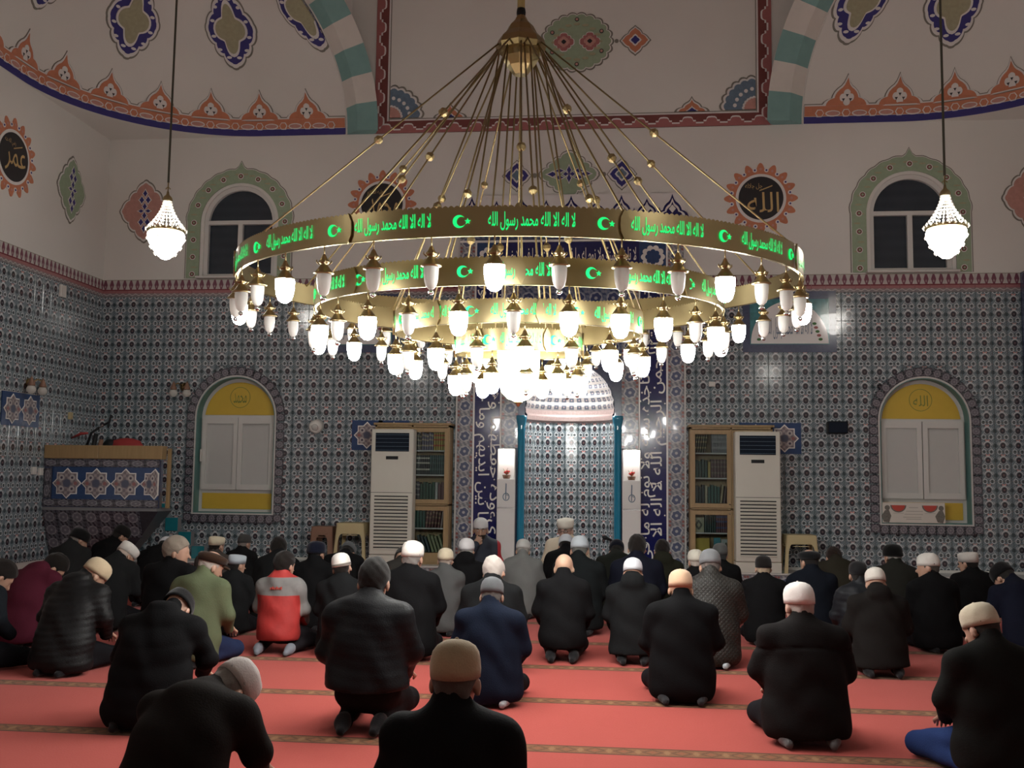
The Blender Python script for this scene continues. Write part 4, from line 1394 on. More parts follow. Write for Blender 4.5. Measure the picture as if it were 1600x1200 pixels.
# ------------------------------------------------------------------ bookcases, books, air conditioners
ZS = .355
def bookcase(x0, x1, vis, label):
    """x0..x1 outer width; vis: x range of the door that shows"""
    cx = (x0 + x1) / 2
    t = thing('bookcase', label, 'bookcase', (cx, 14.32, ZS))
    X0, X1 = x0 - cx, x1 - cx
    H = 1.93
    body = MB()
    body.box(X0, X1, .14, .16, 0, H).box(X0, X0 + .025, -.15, .15, 0, H).box(X1 - .025, X1, -.15, .15, 0, H).box(X0, X1, -.15, .15, H - .03, H).box(X0, X1, -.15, .15, 0, .16)
    body.box(-.012, .012, -.15, .15, .16, H).box(X0, X1, -.15, .15, .81, .83)
    body.build('carcass', M['wood'], t)
    MB().box(X0 - .02, X1 + .02, -.18, .16, H, H + .03, .004).build('cornice', M['wood'], t)
    sh = []
    for z in (.50, 1.24, 1.58):
        for a, b in ((X0 + .026, -.013), (.013, X1 - .026)):
            MB().box(a, b, -.12, .14, z - .018, z).build('shelf', M['white_plastic'], t)
    for a, b, in ((X0 + .01, -.003), (.003, X1 - .01)):
        for z0, z1 in ((.03, .80), (.835, 1.89)):
            fr = .058
            zlo = z0 + (.13 if z0 < .1 else fr)
            d = plate('door', [[(a, z0), (b, z0), (b, z1), (a, z1)], [(a + fr, zlo), (b - fr, zlo), (b - fr, z1 - fr), (a + fr, z1 - fr)]], lambda u, v, dd: (u, -.152 - dd, v), .018, M['wood'], t)
            MB().box(a + fr, b - fr, -.160, -.157, zlo, z1 - fr).build('glass', M['door_glass'], d)
            xk = b - .025 if a < -.1 else a + .025
            MB().lathe([(0, -.010), (.010, -.008), (.012, .004), (0, .010)], 10, (xk, -.178, z0 + .05 if z0 > .5 else z1 - .04)).build('knob', M['steel'], d, True)
    return cx
BOOKC = {}
def bookmat(c):
    if c not in BOOKC: BOOKC[c] = plain('book_cover', c, .5, var=.15, nscale=20)
    return BOOKC[c]
PAPER = plain('book_pages', (.55, .50, .40), .8)
def book(x, z, w, h, c, label, group, tilt=0.0, y=14.28, band=None):
    t = thing('book', label, 'book', (x, y, z), 0, group)
    m = MB(); d = .16
    m.box(-w / 2, w / 2, -d / 2, -d / 2 + .004, 0, h).box(-w / 2, -w / 2 + .004, -d / 2, d / 2, 0, h).box(w / 2 - .004, w / 2, -d / 2, d / 2, 0, h)
    m.build('cover', bookmat(c), t)
    MB().box(-w / 2 + .004, w / 2 - .004, -d / 2 + .004, d / 2 - .005, .004, h - .004).build('pages', PAPER, t)
    if band:
        for q in (.22, .55, .80):
            MB().box(-w / 2 - .0005, w / 2 + .0005, -d / 2 - .001, -d / 2 + .001, h * q, h * q + .022).build('spine_band', bookmat(band), t)
    if tilt: t.rotation_euler = (0, tilt, 0)
    return t
ORD = ['first', 'second', 'third', 'fourth', 'fifth', 'sixth', 'seventh', 'eighth', 'ninth', 'tenth']
def shelf_row(x0, x1, z, spec, where):
    """spec: list of (colour, band, n, h, tilt, words)"""
    n = sum(s[2] for s in spec)
    w = (x1 - x0) / n
    i = 0
    for c, band, k, h, tilt, words in spec:
        def lab(q, k, words=words): return words + ', ' + where if k == 1 else ORD[q] + ' ' + words + ' from left, ' + where
        for _ in range(k):
            hh = h * (1 - .05 * ((i * 7) % 3) * (0 if k > 5 else 1))
            if tilt:
                ww = w * .72
                book(x0 + w * (i + .5) - hh * abs(math.sin(tilt)) * .3 * (1 if tilt > 0 else -1), z + ww / 2 * abs(math.sin(tilt)) + .002, ww, hh, c, lab(_, k), words + ' ' + where, tilt, band=band)
            else:
                book(x0 + w * (i + .5), z, w * .93, hh, c, lab(_, k), words + ' ' + where, band=band)
            i += 1
cl = bookcase(-2.69, -1.625, None, 'oak bookcase with glass doors left of the mihrab')
cr = bookcase(1.69, 2.80, None, 'oak bookcase with glass doors right of the mihrab')
wl, wr = 'left bookcase', 'right bookcase'
a, b = cl + .03, -1.66
shelf_row(a, b, ZS + 1.581, [((.08, .06, .05), (.3, .25, .15), 3, .245, 0, 'dark spined book on the top shelf'), ((.17, .15, .22), (.45, .38, .28), 5, .25, 0, 'mauve banded book on the top shelf'), ((.45, .36, .08), (.5, .1, .04), 6, .245, 0, 'yellow spined book on the top shelf')], wl)
shelf_row(a, b, ZS + 1.241, [((.03, .035, .04), (.5, .48, .40), 7, .27, 0, 'black book with white bands on the second shelf'), ((.035, .085, .085), (.06, .12, .12), 8, .27, 0, 'dark teal book on the second shelf')], wl)
shelf_row(a, b, ZS + .895, [((.04, .03, .05), (.3, .28, .25), 2, .25, 0, 'black book on the third shelf'), ((.03, .09, .06), None, 5, .24, 0, 'dark green book on the third shelf'), ((.5, .5, .48), None, 1, .25, 0, 'white book on the third shelf'), ((.16, .07, .07), None, 3, .24, 0, 'maroon book on the third shelf')], wl)
shelf_row(a, b, ZS + .501, [((.02, .09, .07), None, 4, .26, 0, 'green book below the middle rail'), ((.14, .04, .045), (.3, .2, .12), 5, .25, .10, 'leaning red book below the middle rail'), ((.3, .22, .2), None, 2, .25, .12, 'leaning pale book below the middle rail')], wl)
shelf_row(a + .09, b - .03, ZS + .161, [((.07, .10, .10), None, 3, .24, -.30, 'slumped dark book on the bottom shelf'), ((.30, .32, .18), None, 4, .25, -.32, 'slumped olive book on the bottom shelf')], wl)
a, b = 1.725, cr - .03
shelf_row(a, b - .30, ZS + 1.581, [((.09, .075, .05), (.4, .33, .16), 6, .24, .12, 'leaning gilt spined book on the top shelf')], wr)
shelf_row(a + .26, b, ZS + 1.581, [((.36, .36, .37), (.42, .42, .42), 9, .25, 0, 'pale grey book on the top shelf')], wr)
shelf_row(a, b, ZS + 1.241, [((.03, .075, .06), None, 5, .25, 0, 'green book on the second shelf'), ((.5, .38, .12), None, 1, .24, 0, 'yellow gilt book on the second shelf'), ((.13, .07, .07), (.2, .15, .12), 6, .25, 0, 'brown book on the second shelf')], wr)
shelf_row(a, b, ZS + .895, [((.03, .045, .045), None, 4, .25, 0, 'black green book on the third shelf'), ((.45, .40, .28), None, 1, .25, 0, 'cream book on the third shelf'), ((.04, .12, .10), None, 4, .25, 0, 'teal book on the third shelf'), ((.40, .34, .2), None, 1, .25, .12, 'leaning cream book on the third shelf'), ((.1, .06, .06), None, 2, .24, .12, 'leaning brown book on the third shelf')], wr)
shelf_row(a + .16, b, ZS + .501, [((.03, .06, .055), None, 5, .25, 0, 'dark green book below the middle rail'), ((.13, .04, .05), (.06, .07, .16), 6, .25, 0, 'red and blue book below the middle rail')], wr)
def flat_item(x, z, w, h, c, label, ornament=False, y=14.26):
    t = thing('book', label, 'book', (x, y, z))
    MB().box(-w / 2, w / 2, -.012, .012, 0, h, .003).build('cover', bookmat(c), t)
    if ornament:
        mp = lambda u, v, d: (u, -.012 - d, h / 2 + v)
        plate('ornament', [ogee(w * .34, h * .34, 3, .1, 1.3)], mp, .002, bookmat((.10, .09, .06)), t)
        plate('ornament', [ogee(w * .16, h * .18, 2, .1, 1.1)], mp, .004, bookmat((.40, .38, .26)), t)
flat_item(a + .085, ZS + .501, .145, .20, (.40, .38, .26), 'cream book with a dark oval facing out in the right bookcase', True)
flat_item(a + .10, ZS + .161, .26, .26, (.50, .36, .05), 'yellow folder standing on the bottom shelf of the right bookcase')
flat_item(a + .33, ZS + .161, .09, .27, (.05, .25, .30), 'turquoise folder on the bottom shelf of the right bookcase')
flat_item(a + .45, ZS + .161, .13, .25, (.42, .44, .42), 'pale folder with a dark mark on the bottom shelf of the right bookcase', True)
def air_con(cx, label):
    t = thing('air_conditioner', label, 'air conditioner', (cx, 13.99, ZS))
    w, H = .295, 1.86
    MB().box(-w, w, -.10, .13, .14, H, .012).build('body', M['ac_body'], t)
    MB().box(-w - .004, w + .004, -.092, .125, 0, .135, .006).build('plinth', M['ac_body'], t)
    g = MB().box(-.235, .235, -.108, -.098, H - .31, H - .055).build('outlet', M['grille'], t)
    for k in range(5):
        MB().box(-.232, .232, -.120, -.106, H - .295 + k * .053, H - .291 + k * .053).build('vane', M['paint_slate'], g)
    MB().box(-.085, .085, -.106, -.099, H - .42, H - .375, .002).build('display', M['dark_plastic'], t)
    MB().box(-w + .004, w - .004, -.1015, -.0985, .983, .989).build('seam', M['dark_plastic'], t)
    for k in range(16):
        z = .20 + k * .0465
        MB().box(-.235, .235, -.112, -.098, z + .010, z + .030, .003).build('louvre', M['ac_body'], t)
        MB().box(-.235, .235, -.1015, -.0985, z + .030, z + .046).build('slot', M['dark_plastic'], t)
air_con(-2.38, 'tall cream air conditioner in front of the left bookcase')
air_con(2.56, 'tall cream air conditioner in front of the right bookcase')

# ------------------------------------------------------------------ plastic stools
def stool(x, y, z, w, h, mat, label, narrow=False):
    t = thing('plastic_stool', label, 'stool', (x, y, z))
    a, b = w / 2, w / 2 * .84
    def side(rz):
        m = Matrix.Rotation(rz, 4, 'Z')
        def mp(u, v, d):
            q = 1 - (v / h) * .16
            return tuple(m @ Vector((u * q, -(a * q) + .012 - d, v)))
        ow = .40 * w if not narrow else .26 * w
        opn = [(-ow, 0), (-ow, h * .52)] + [(-ow + .05 - .05 * math.cos(PI / 2 * k / 6), h * .52 + .10 * math.sin(PI / 2 * k / 6) * 1.2) for k in range(1, 7)] + [(ow - .05 + .05 * math.cos(PI / 2 * (6 - k) / 6), h * .52 + .10 * math.sin(PI / 2 * (6 - k) / 6) * 1.2) for k in range(0, 6)] + [(ow, h * .52), (ow, 0)]
        plate('side', [[(-a, 0)] + opn + [(a, 0), (a, h), (-a, h)]], mp, .012, mat, t)
        for k in range(2):
            plate('ridge', [[(-.26 * w, h * (.70 + .09 * k)), (.26 * w, h * (.70 + .09 * k)), (.25 * w, h * (.715 + .09 * k)), (-.25 * w, h * (.715 + .09 * k))]], mp, .018, mat, t)
    for k in range(4): side(PI / 2 * k)
    MB().box(-b, b, -b, b, h - .012, h, .004).build('seat', mat, t)
stool(-2.95, 14.12, ZS, .46, .56, M['beige_plastic'], 'beige plastic stool left of the air conditioner beside the oak bookcase')
stool(-3.39, 14.22, ZS, .36, .50, M['brown_plastic'], 'brown plastic stool beside the beige one', True)
stool(3.12, 14.12, ZS, .46, .50, M['beige_plastic'], 'beige plastic stool right of the right air conditioner')

# ------------------------------------------------------------------ small wall things
t = thing('wall_speaker', 'white round wall speaker above the stools', 'speaker', (-3.62, 14.5, 2.29))
MB().lathe([(0, 0), (.09, 0), (.095, .04), (.10, .12), (.09, .15), (.06, .16), (0, .155)], 20).xf(Matrix.Rotation(PI / 2 + .25, 4, 'X')).build('body', M['white_plastic'], t, True)
MB().lathe([(0, .16), (.05, .162), (.045, .168), (0, .17)], 16).xf(Matrix.Rotation(PI / 2 + .25, 4, 'X')).build('grille', M['marble'], t, True)
t = thing('wall_speaker', 'black box speaker on the tiled wall', 'speaker', (3.70, 14.5, 2.30))
MB().box(-.135, .135, -.16, -.03, -.085, .085, .012).box(-.04, .04, -.03, 0, -.03, .03).build('body', M['dark_plastic'], t)
MB().box(-.12, .12, -.166, -.158, -.07, .07, .004).build('grille', M['grille'], t)
def wall_box(m, w, h, mat, name, label, cat):
    """m: matrix placing local -Y as the outward normal"""
    t = thing(name, label, cat); t.matrix_world = m
    MB().box(-w / 2, w / 2, -.035, 0, -h / 2, h / 2, .004).build('housing', mat, t)
    MB().box(-w * .3, w * .3, -.040, -.034, -h * .3, h * .3, .002).build('cover', mat, t)
LW = lambda y, z: Matrix.Translation((XL + .01, y, z)) @ Matrix.Rotation(PI / 2, 4, 'Z')
FWM = lambda x, z: Matrix.Translation((x, YF - .012, z))
wall_box(LW(13.35, 4.07), .14, .17, M['white_plastic'], 'junction_box', 'white junction box high on the side wall tiles', 'junction box')
wall_box(LW(13.72, 2.36), .08, .10, M['beige_plastic'], 'wall_socket', 'cream socket on the side wall above the pulpit', 'socket')
wall_box(LW(12.88, 1.58), .09, .10, M['white_plastic'], 'light_switch', 'white light switch on the side wall, left of the pair', 'switch')
wall_box(LW(13.04, 1.57), .09, .10, M['white_plastic'], 'light_switch', 'white light switch on the side wall, nearer the pulpit', 'switch')
wall_box(FWM(2.02, 2.90), .09, .07, M['white_plastic'], 'wall_sensor', 'small cream sensor on the tiles above the right bookcase', 'sensor')
def sconce(m, label, gap=.17):
    t = thing('wall_sconce', label, 'wall lamp'); t.matrix_world = m
    MB().lathe([(0, -.02), (.05, -.01), (.06, .02), (.03, .05), (0, .06)], 12).xf(Matrix.Rotation(PI / 2, 4, 'X')).build('back_plate', M['brass_dark'], t, True)
    for sx in (-1, 1):
        arm = MB().tube([(0, -.04, 0), (sx * gap * .3, -.10, .05), (sx * gap * .6, -.13, .02), (sx * gap * .6, -.13, -.03)], .010, 7).build('arm', M['brass_dark'], t, True)
        MB().lathe([(0, .10), (.02, .06), (.035, .02), (.05, -.02), (.045, -.03), (0, -.03)], 12, (sx * gap * .6, -.13, -.02)).build('cup', M['brown_plastic'], arm, True)
        MB().lathe([(0, -.03), (.042, -.035), (.060, -.07), (.058, -.10), (.03, -.13), (0, -.135)], 14, (sx * gap * .6, -.13, -.02)).build('globe', M['frost'], arm, True)
sconce(LW(12.66, 2.73), 'brass two globe wall sconce over the star tiles on the side wall', .22)
sconce(FWM(-5.66, 2.84), 'brass two globe wall sconce beside the left arched window')

# banner on the right window sill
t = thing('paper_banner', 'white paper banner with two red slices and grey figures on the window sill', 'banner', (4.70, 14.455, 1.02))
w, h = .41, .27
pp = plate('sheet', [[(-w, 0), (w, 0), (w, h), (-w, h)]], lambda u, v, d: (u, -d + .02 * v, v), .006, M['paper'], t)
bm = lambda u, v, d: (u, -.006 - d + .02 * v, v)
for cx in (-.20, .215):
    seg = lambda r: [(cx + r * math.cos(PI + PI * k / 16), .235 + r * .92 * math.sin(PI + PI * k / 16)) for k in range(17)]
    plate('slice', [[(a, b) for a, b in seg(.105)]], bm, .001, M['grey_print'], t)
    plate('slice', [[(a, b) for a, b in seg(.088)]], bm, .002, M['red_print'], t)
    plate('print_line', [[(cx - .07, .125), (cx + .07, .125), (cx + .07, .132), (cx - .07, .132)]], bm, .001, M['faint_print'], t)
for cx in (-.365, .34):
    plate('figure', [circ(.035, 12, cx + .02, .20)], bm, .001, M['grey_print'], t)
    plate('figure', [[(cx - .03, .01), (cx + .04, .0), (cx + .07, .09), (cx + .04, .17), (cx - .01, .165), (cx - .06, .09)]], bm, .001, M['grey_print'], t)
for k, (x0, x1, z) in enumerate(((-.06, .06, .20), (-.10, .12, .15), (-.12, .12, .11), (-.14, .10, .07), (-.10, .10, .045))):
    plate('print_line', [[(x0, z), (x1, z), (x1, z + .010), (x0, z + .010)]], bm, .001, M['faint_print'], t)

# ------------------------------------------------------------------ pulpit in the corner
pu = thing('pulpit', 'tiled corner pulpit with star panels and a wooden rail', 'pulpit', (-6.2, 13.15, 0))
PX = -6.2
def pm(u, v, d): return (u - PX, -d, v)
P0, P1 = -6.985, -5.36
MB().box(P0 - PX, P1 - PX, 0, .10, 1.10, 1.745).build('parapet', M['slate_tile'], pu)
MB().box(P0 - PX, P1 - .02 - PX, .0, .42, 1.06, 1.10).build('floor_slab', M['grout'], pu)
plate('field', [[(P0 + .13, 1.20), (P1 - .01, 1.20), (P1 - .01, 1.64), (P0 + .13, 1.64)]], pm, .012, M['blue_tile'], pu)
R = .205
for k in range(4):
    c = (P0 + .34 + 2 * R * k, 1.42)
    full_ = k < 3
    st, si = mv(star8(R), *c), mv(star8(R * .91), *c)
    if not full_:
        st = [(min(a, P1 - .005), b) for a, b in st]; si = [(min(a, P1 - .02), b) for a, b in si]
    plate('star_outline', [st], pm, .018, M['white_letter'], pu)
    plate('star_tile', [si], pm, .024, M['star_fill'], pu)
T_PB = tile_mesh('rosette_tile', .2, .10, M['border_tile'], .02)
for k in range(8):
    for z in (1.16, 1.69):
        o = bpy.data.objects.new('rosette_tile', T_PB); o.location = (P0 + .1 + .203 * k - PX, 0, z); link(o, pu)
for k in range(2):
    o = bpy.data.objects.new('rosette_tile', T_PB); o.location = (P0 + .06 - PX, 0, 1.32 + .2 * k); o.rotation_euler = (0, PI / 2, 0); link(o, pu)
mid = (P0 + P1) / 2 + .0
MB().box(P0 - .0 - PX, -6.22 - PX, -.03, .13, 1.75, 1.93, .006).build('rail', M['wood'], pu)
MB().box(-6.218 - PX, P1 + .03 - PX, -.03, .13, 1.75, 1.93, .006).build('rail', M['wood'], pu)
# corbel tapering to the corner
cv = [(P0, 0, 1.06), (P1, 0, 1.06), (P1, .42, 1.06), (P0, .42, 1.06), (P0, .40, .0), (P0 + .75, .40, .0), (P0 + .75, .42, .0), (P0, .42, .0)]
cv = [(a - PX, b, c) for a, b, c in cv]
cf = [(0, 1, 5, 4), (1, 2, 6, 5), (0, 4, 7, 3), (2, 3, 7, 6), (4, 5, 6, 7)]
me = mesh_np('corbel', cv, cf)
uvl = me.uv_layers.new(name='UVMap')
uvl.data.foreach_set('uv', np.array([(cv[i][0] * 5, cv[i][2] * 5) for f_ in cf for i in f_], np.float32).ravel())
obj('corbel', me, plain('corbel_tile_field', (.045, .04, .05), .3, var=.4, nscale=25), pu)
T_CB = tile_mesh('corbel_tile', .19, .19, M['border_tile'], .012)
for j in range(5):                                 # tiles follow the sloping face
    q = (j + .5) / 6
    xr = P1 + (P0 + .75 - P1) * q
    n = int((xr - P0) / .195)
    tl = math.atan2(.40, 1.06)
    for i in range(n):
        o = bpy.data.objects.new('corbel_tile', T_CB)
        o.location = (P0 + .10 + .195 * i - PX, .40 * q - .004, 1.06 - 1.06 * q)
        o.rotation_euler = (tl, 0, 0); link(o, pu)
# stair with teal nosings down to the right
T_TS = tile_mesh('teal_tile', .19, .19, M['teal_tile'], .012)
for k in range(5):
    xc, zc = -5.918 + .205 * k, 1.035 - .2 * k
    MB().box(xc - .10 - PX, xc + .10 - PX, 1.23, 1.33, 0, zc + .095).build('step', M['grout'], pu)
    for j in range(int((zc - .1) / .2)):
        o = bpy.data.objects.new('stair_tile', T_IZ); o.location = (xc - PX, 1.23, zc - .2 - .2 * j); link(o, pu)
    o = bpy.data.objects.new('teal_tile', T_TS); o.location = (xc - PX, 1.225, zc); link(o, pu)
MB().box(P1 + .05 - PX, P1 + .095 - PX, .10, .145, 1.10, 1.90, .004).build('post', M['wood'], pu)
# bag and red cushion lying on the pulpit
t = thing('red_bag', 'red and black bag lying behind the pulpit rail', 'bag', (-6.20, 13.86, 1.12))
MB().lathe([(0, .94), (.10, .93), (.20, .90), (.25, .83), (.27, .70), (.27, .0), (0, 0)], 20, sy=.5).build('body', M['red_cloth'], t, True)
MB().lathe([(0, .92), (.06, .91), (.10, .86), (.11, .75), (.11, .0), (0, 0)], 14, (-.22, -.03, 0), sy=.9).build('side_pocket', M['dark_plastic'], t, True)
t = thing('folded_tripod', 'black folded tripod with a red strap leaning behind the pulpit rail', 'tripod', (-6.62, 13.48, 1.12))
MB().tube([(-.05, 0, .55), (.10, 0, .99), (.20, 0, 1.06)], .018, 8).build('leg', M['dark_plastic'], t, True)
MB().tube([(.20, 0, 1.06), (.28, -.02, 1.10)], .012, 8).build('leg', M['steel'], t, True)
MB().tube([(.28, -.02, 1.10), (.36, -.02, 1.14), (.385, -.02, 1.24)], .016, 8).tube([(.36, -.02, 1.14), (.345, -.02, 1.06)], .012, 8).build('head', M['dark_plastic'], t, True)
MB().tube([(-.18, 0, .92), (-.05, 0, .98), (.05, 0, .985)], [.012, .022, .012], 8).build('strap', M['red_cloth'], t, True)
MB().tube([(.08, 0, 0), (.14, 0, .80), (.17, 0, .98)], [.03, .035, .03], 8).build('column', M['dark_plastic'], t, True)
MB().tube([(.16, -.02, .3), (.26, -.02, .90)], [.04, .03], 8).build('pouch', M['brown_plastic'], t, True)

# microphone in front of the niche
t = thing('microphone', 'black gooseneck microphone in front of the niche', 'microphone', (.80, 13.05, 0))
MB().lathe([(0, 0), (.11, 0), (.12, .015), (.03, .03), (0, .03)], 16).build('base', M['dark_plastic'], t, True)
MB().tube([(0, 0, .02), (0, 0, .55), (-.03, 0, .66), (-.08, 0, .75), (-.17, -.02, .80)], .011, 8).build('gooseneck', M['dark_plastic'], t, True)
MB().lathe([(0, -.04), (.016, -.035), (.018, .02), (.026, .03), (.028, .06), (.016, .085), (0, .09)], 12).xf(Matrix.Translation((-.20, -.03, .81)) @ Matrix.Rotation(-1.2, 4, 'Y')).build('capsule', M['dark_plastic'], t, True)
# ------------------------------------------------------------------ people (implicit surfaces, meshed with surface nets)
def surface_nets(F, org, h):
    nx, ny, nz = F.shape
    S = F < 0
    C = [S[a:nx - 1 + a, b:ny - 1 + b, c:nz - 1 + c] for a in (0, 1) for b in (0, 1) for c in (0, 1)]
    any_, all_ = C[0].copy(), C[0].copy()
    for q in C[1:]: any_ |= q; all_ &= q
    act = any_ & ~all_
    I = np.argwhere(act)
    idx = np.full(act.shape, -1, np.int64)
    idx[act] = np.arange(len(I))
    V = {}
    for a in (0, 1):
        for b in (0, 1):
            for c in (0, 1): V[(a, b, c)] = F[I[:, 0] + a, I[:, 1] + b, I[:, 2] + c]
    acc = np.zeros((len(I), 3)); cnt = np.zeros(len(I))
    for k0 in V:
        for ax in range(3):
            if k0[ax]: continue
            k1 = list(k0); k1[ax] = 1; k1 = tuple(k1)
            fa, fb = V[k0], V[k1]
            m = (fa < 0) != (fb < 0)
            t = np.where(m, fa / np.where(m, fa - fb, 1), 0)
            p = np.tile(np.array(k0, float), (len(I), 1)); p[:, ax] += t
            acc[m] += p[m]; cnt[m] += 1
    P = (I + acc / cnt[:, None]) * h + org
    Q = []
    for ax in range(3):
        u, w = [(1, 2), (2, 0), (0, 1)][ax]
        sl0, sl1 = [slice(None)] * 3, [slice(None)] * 3
        sl0[ax] = slice(0, -1); sl1[ax] = slice(1, None)
        for q in (u, w): sl0[q] = slice(1, -1); sl1[q] = slice(1, -1)
        A, B = S[tuple(sl0)], S[tuple(sl1)]
        E_ = np.argwhere(A != B)
        if not len(E_): continue
        flip = A[tuple(E_.T)]
        E_ = E_.copy(); E_[:, u] += 1; E_[:, w] += 1
        def at(du, dw):
            J = E_.copy(); J[:, u] += du; J[:, w] += dw
            return idx[tuple(J.T)]
        q = np.stack([at(-1, -1), at(0, -1), at(0, 0), at(-1, 0)], 1)
        q[~flip] = q[~flip][:, ::-1]
        Q.append(q)
    Q = np.concatenate(Q)
    return P, Q[(Q >= 0).all(1)]
class G:
    """grid of sample points"""
    def __init__(s, lo, hi, h):
        s.h = h; s.lo = np.array(lo, float)
        n = [int(math.ceil((b - a) / h)) + 1 for a, b in zip(lo, hi)]
        ax = [(lo[i] + h * np.arange(n[i])).astype(np.float32) for i in range(3)]
        s.X, s.Y, s.Z = np.meshgrid(*ax, indexing='ij')
    def local(s, R, c):
        """coordinates in a rotated frame (rows of R^T)"""
        g = object.__new__(G); g.h = s.h; g.lo = s.lo
        x, y, z = s.X - c[0], s.Y - c[1], s.Z - c[2]
        g.X = R[0][0] * x + R[1][0] * y + R[2][0] * z
        g.Y = R[0][1] * x + R[1][1] * y + R[2][1] * z
        g.Z = R[0][2] * x + R[1][2] * y + R[2][2] * z
        return g
    def cone(s, a, b, ra, rb, flat=None):
        ax, ay, az = a; dx, dy, dz = b[0] - ax, b[1] - ay, b[2] - az
        px, py, pz = s.X - ax, s.Y - ay, s.Z - az
        t = np.clip((px * dx + py * dy + pz * dz) / (dx * dx + dy * dy + dz * dz + 1e-9), 0, 1)
        return np.sqrt((px - t * dx) ** 2 + (py - t * dy) ** 2 + (pz - t * dz) ** 2) - (ra + (rb - ra) * t)
    def ell(s, c, r):
        px, py, pz = (s.X - c[0]), (s.Y - c[1]), (s.Z - c[2])
        k0 = np.sqrt((px / r[0]) ** 2 + (py / r[1]) ** 2 + (pz / r[2]) ** 2)
        k1 = np.sqrt((px / r[0] ** 2) ** 2 + (py / r[1] ** 2) ** 2 + (pz / r[2] ** 2) ** 2) + 1e-6
        return k0 * (k0 - 1) / k1
def smin(a, b, k):
    h = np.clip(.5 + .5 * (b - a) / k, 0, 1)
    return b + (a - b) * h - k * h * (1 - h)
def nets(g, F): return surface_nets(F, g.lo, g.h)
HANDS = {}
def hand_mesh(side, curl, res=.006):
    key = (side, curl, res)
    if key in HANDS: return HANDS[key]
    g = G((-.08, -.05, -.09), (.08, .22, .05), res)
    d = np.maximum(np.maximum(np.abs(g.X) - .030, np.abs(g.Y - .045) - .040), np.abs(g.Z) - .004)
    qx, qy, qz = np.abs(g.X) - .030, np.abs(g.Y - .045) - .040, np.abs(g.Z) - .004
    d = np.sqrt(np.maximum(qx, 0) ** 2 + np.maximum(qy, 0) ** 2 + np.maximum(qz, 0) ** 2) + np.minimum(np.maximum(qx, np.maximum(qy, qz)), 0) - .010
    d = smin(d, g.cone((0, -.05, 0), (0, .01, 0), .024, .022), .015)
    for i, (x, L) in enumerate(((-.032, .060), (-.011, .072), (.010, .078), (.031, .068))):
        a = np.array((x, .085, .0)); c = curl * (1 + .1 * i)
        b = a + np.array((x * .10, math.cos(c) * L * .5, -math.sin(c) * L * .5))
        e = b + np.array((x * .06, math.cos(2 * c) * L * .5, -math.sin(2 * c) * L * .5))
        d = smin(d, g.cone(a, b, .0092, .0085), .006)
        d = smin(d, g.cone(b, e, .0085, .0072), .003)
    b = (.058, .050, -.014 - .02 * min(curl, 1)); e = (.060 - .03 * min(curl, 1), .085, -.018 - .035 * min(curl, 1))
    d = smin(d, g.cone((.028, .012, -.004), b, .014, .011), .012)
    d = smin(d, g.cone(b, e, .0105, .008), .004)
    v, q = nets(g, d)
    if side < 0:
        v = v * (-1, 1, 1); q = q[:, ::-1]
    HANDS[key] = (v, q)
    return HANDS[key]
def rotm(yaw, pitch, roll=0.0):
    return np.array((Matrix.Rotation(yaw, 3, 'Z') @ Matrix.Rotation(-pitch, 3, 'X') @ Matrix.Rotation(roll, 3, 'Y')))
CAPS = {  # profile (radius factor, height), base height, radius scale
    'skull': ([(.90, .004), (1.0, 0), (1.015, .030), (1.0, .058), (.93, .085), (.77, .106), (.5, .120), (.22, .126), (0, .127)], .004, 1.06),
    'kufi': ([(.94, .004), (1.0, 0), (1.03, .055), (1.03, .078), (.98, .092), (.80, .100), (.4, .105), (0, .106)], .004, 1.055),
    'beanie': ([(.94, .004), (1.03, -.004), (1.05, .02), (1.03, .03), (1.04, .05), (.97, .082), (.78, .104), (.45, .117), (0, .122)], -.004, 1.09),
    'flatcap': ([(.95, .004), (1.05, 0), (1.16, .030), (1.18, .045), (1.05, .062), (.75, .072), (.3, .078), (0, .079)], .022, 1.09),
    'turban': ([(.94, .004), (1.0, 0), (1.05, .04), (1.10, .075), (1.08, .09), (1.0, .098), (.8, .102), (.4, .112), (0, .115)], .012, 1.075)}
def figure_height(l, bow, yaw=0):
    p1 = (-.06 + .24 * math.sin(.6 * l), .24 + .24 * math.cos(.6 * l))
    p2 = (p1[0] + .25 * math.sin(1.3 * l), p1[1] + .25 * math.cos(1.3 * l))
    hb = .65 * l + bow
    hc = (p2[0] + .03 * math.cos(hb) + .122 * math.sin(hb), p2[1] - .03 * math.sin(hb) + .122 * math.cos(hb))
    return p1, p2, hc, hb, hc[1] + 1.08 * math.sqrt((.122 * math.cos(hb)) ** 2 + (.10 * math.sin(hb)) ** 2)
NPERSON = 0
HK = 1.08            # head size
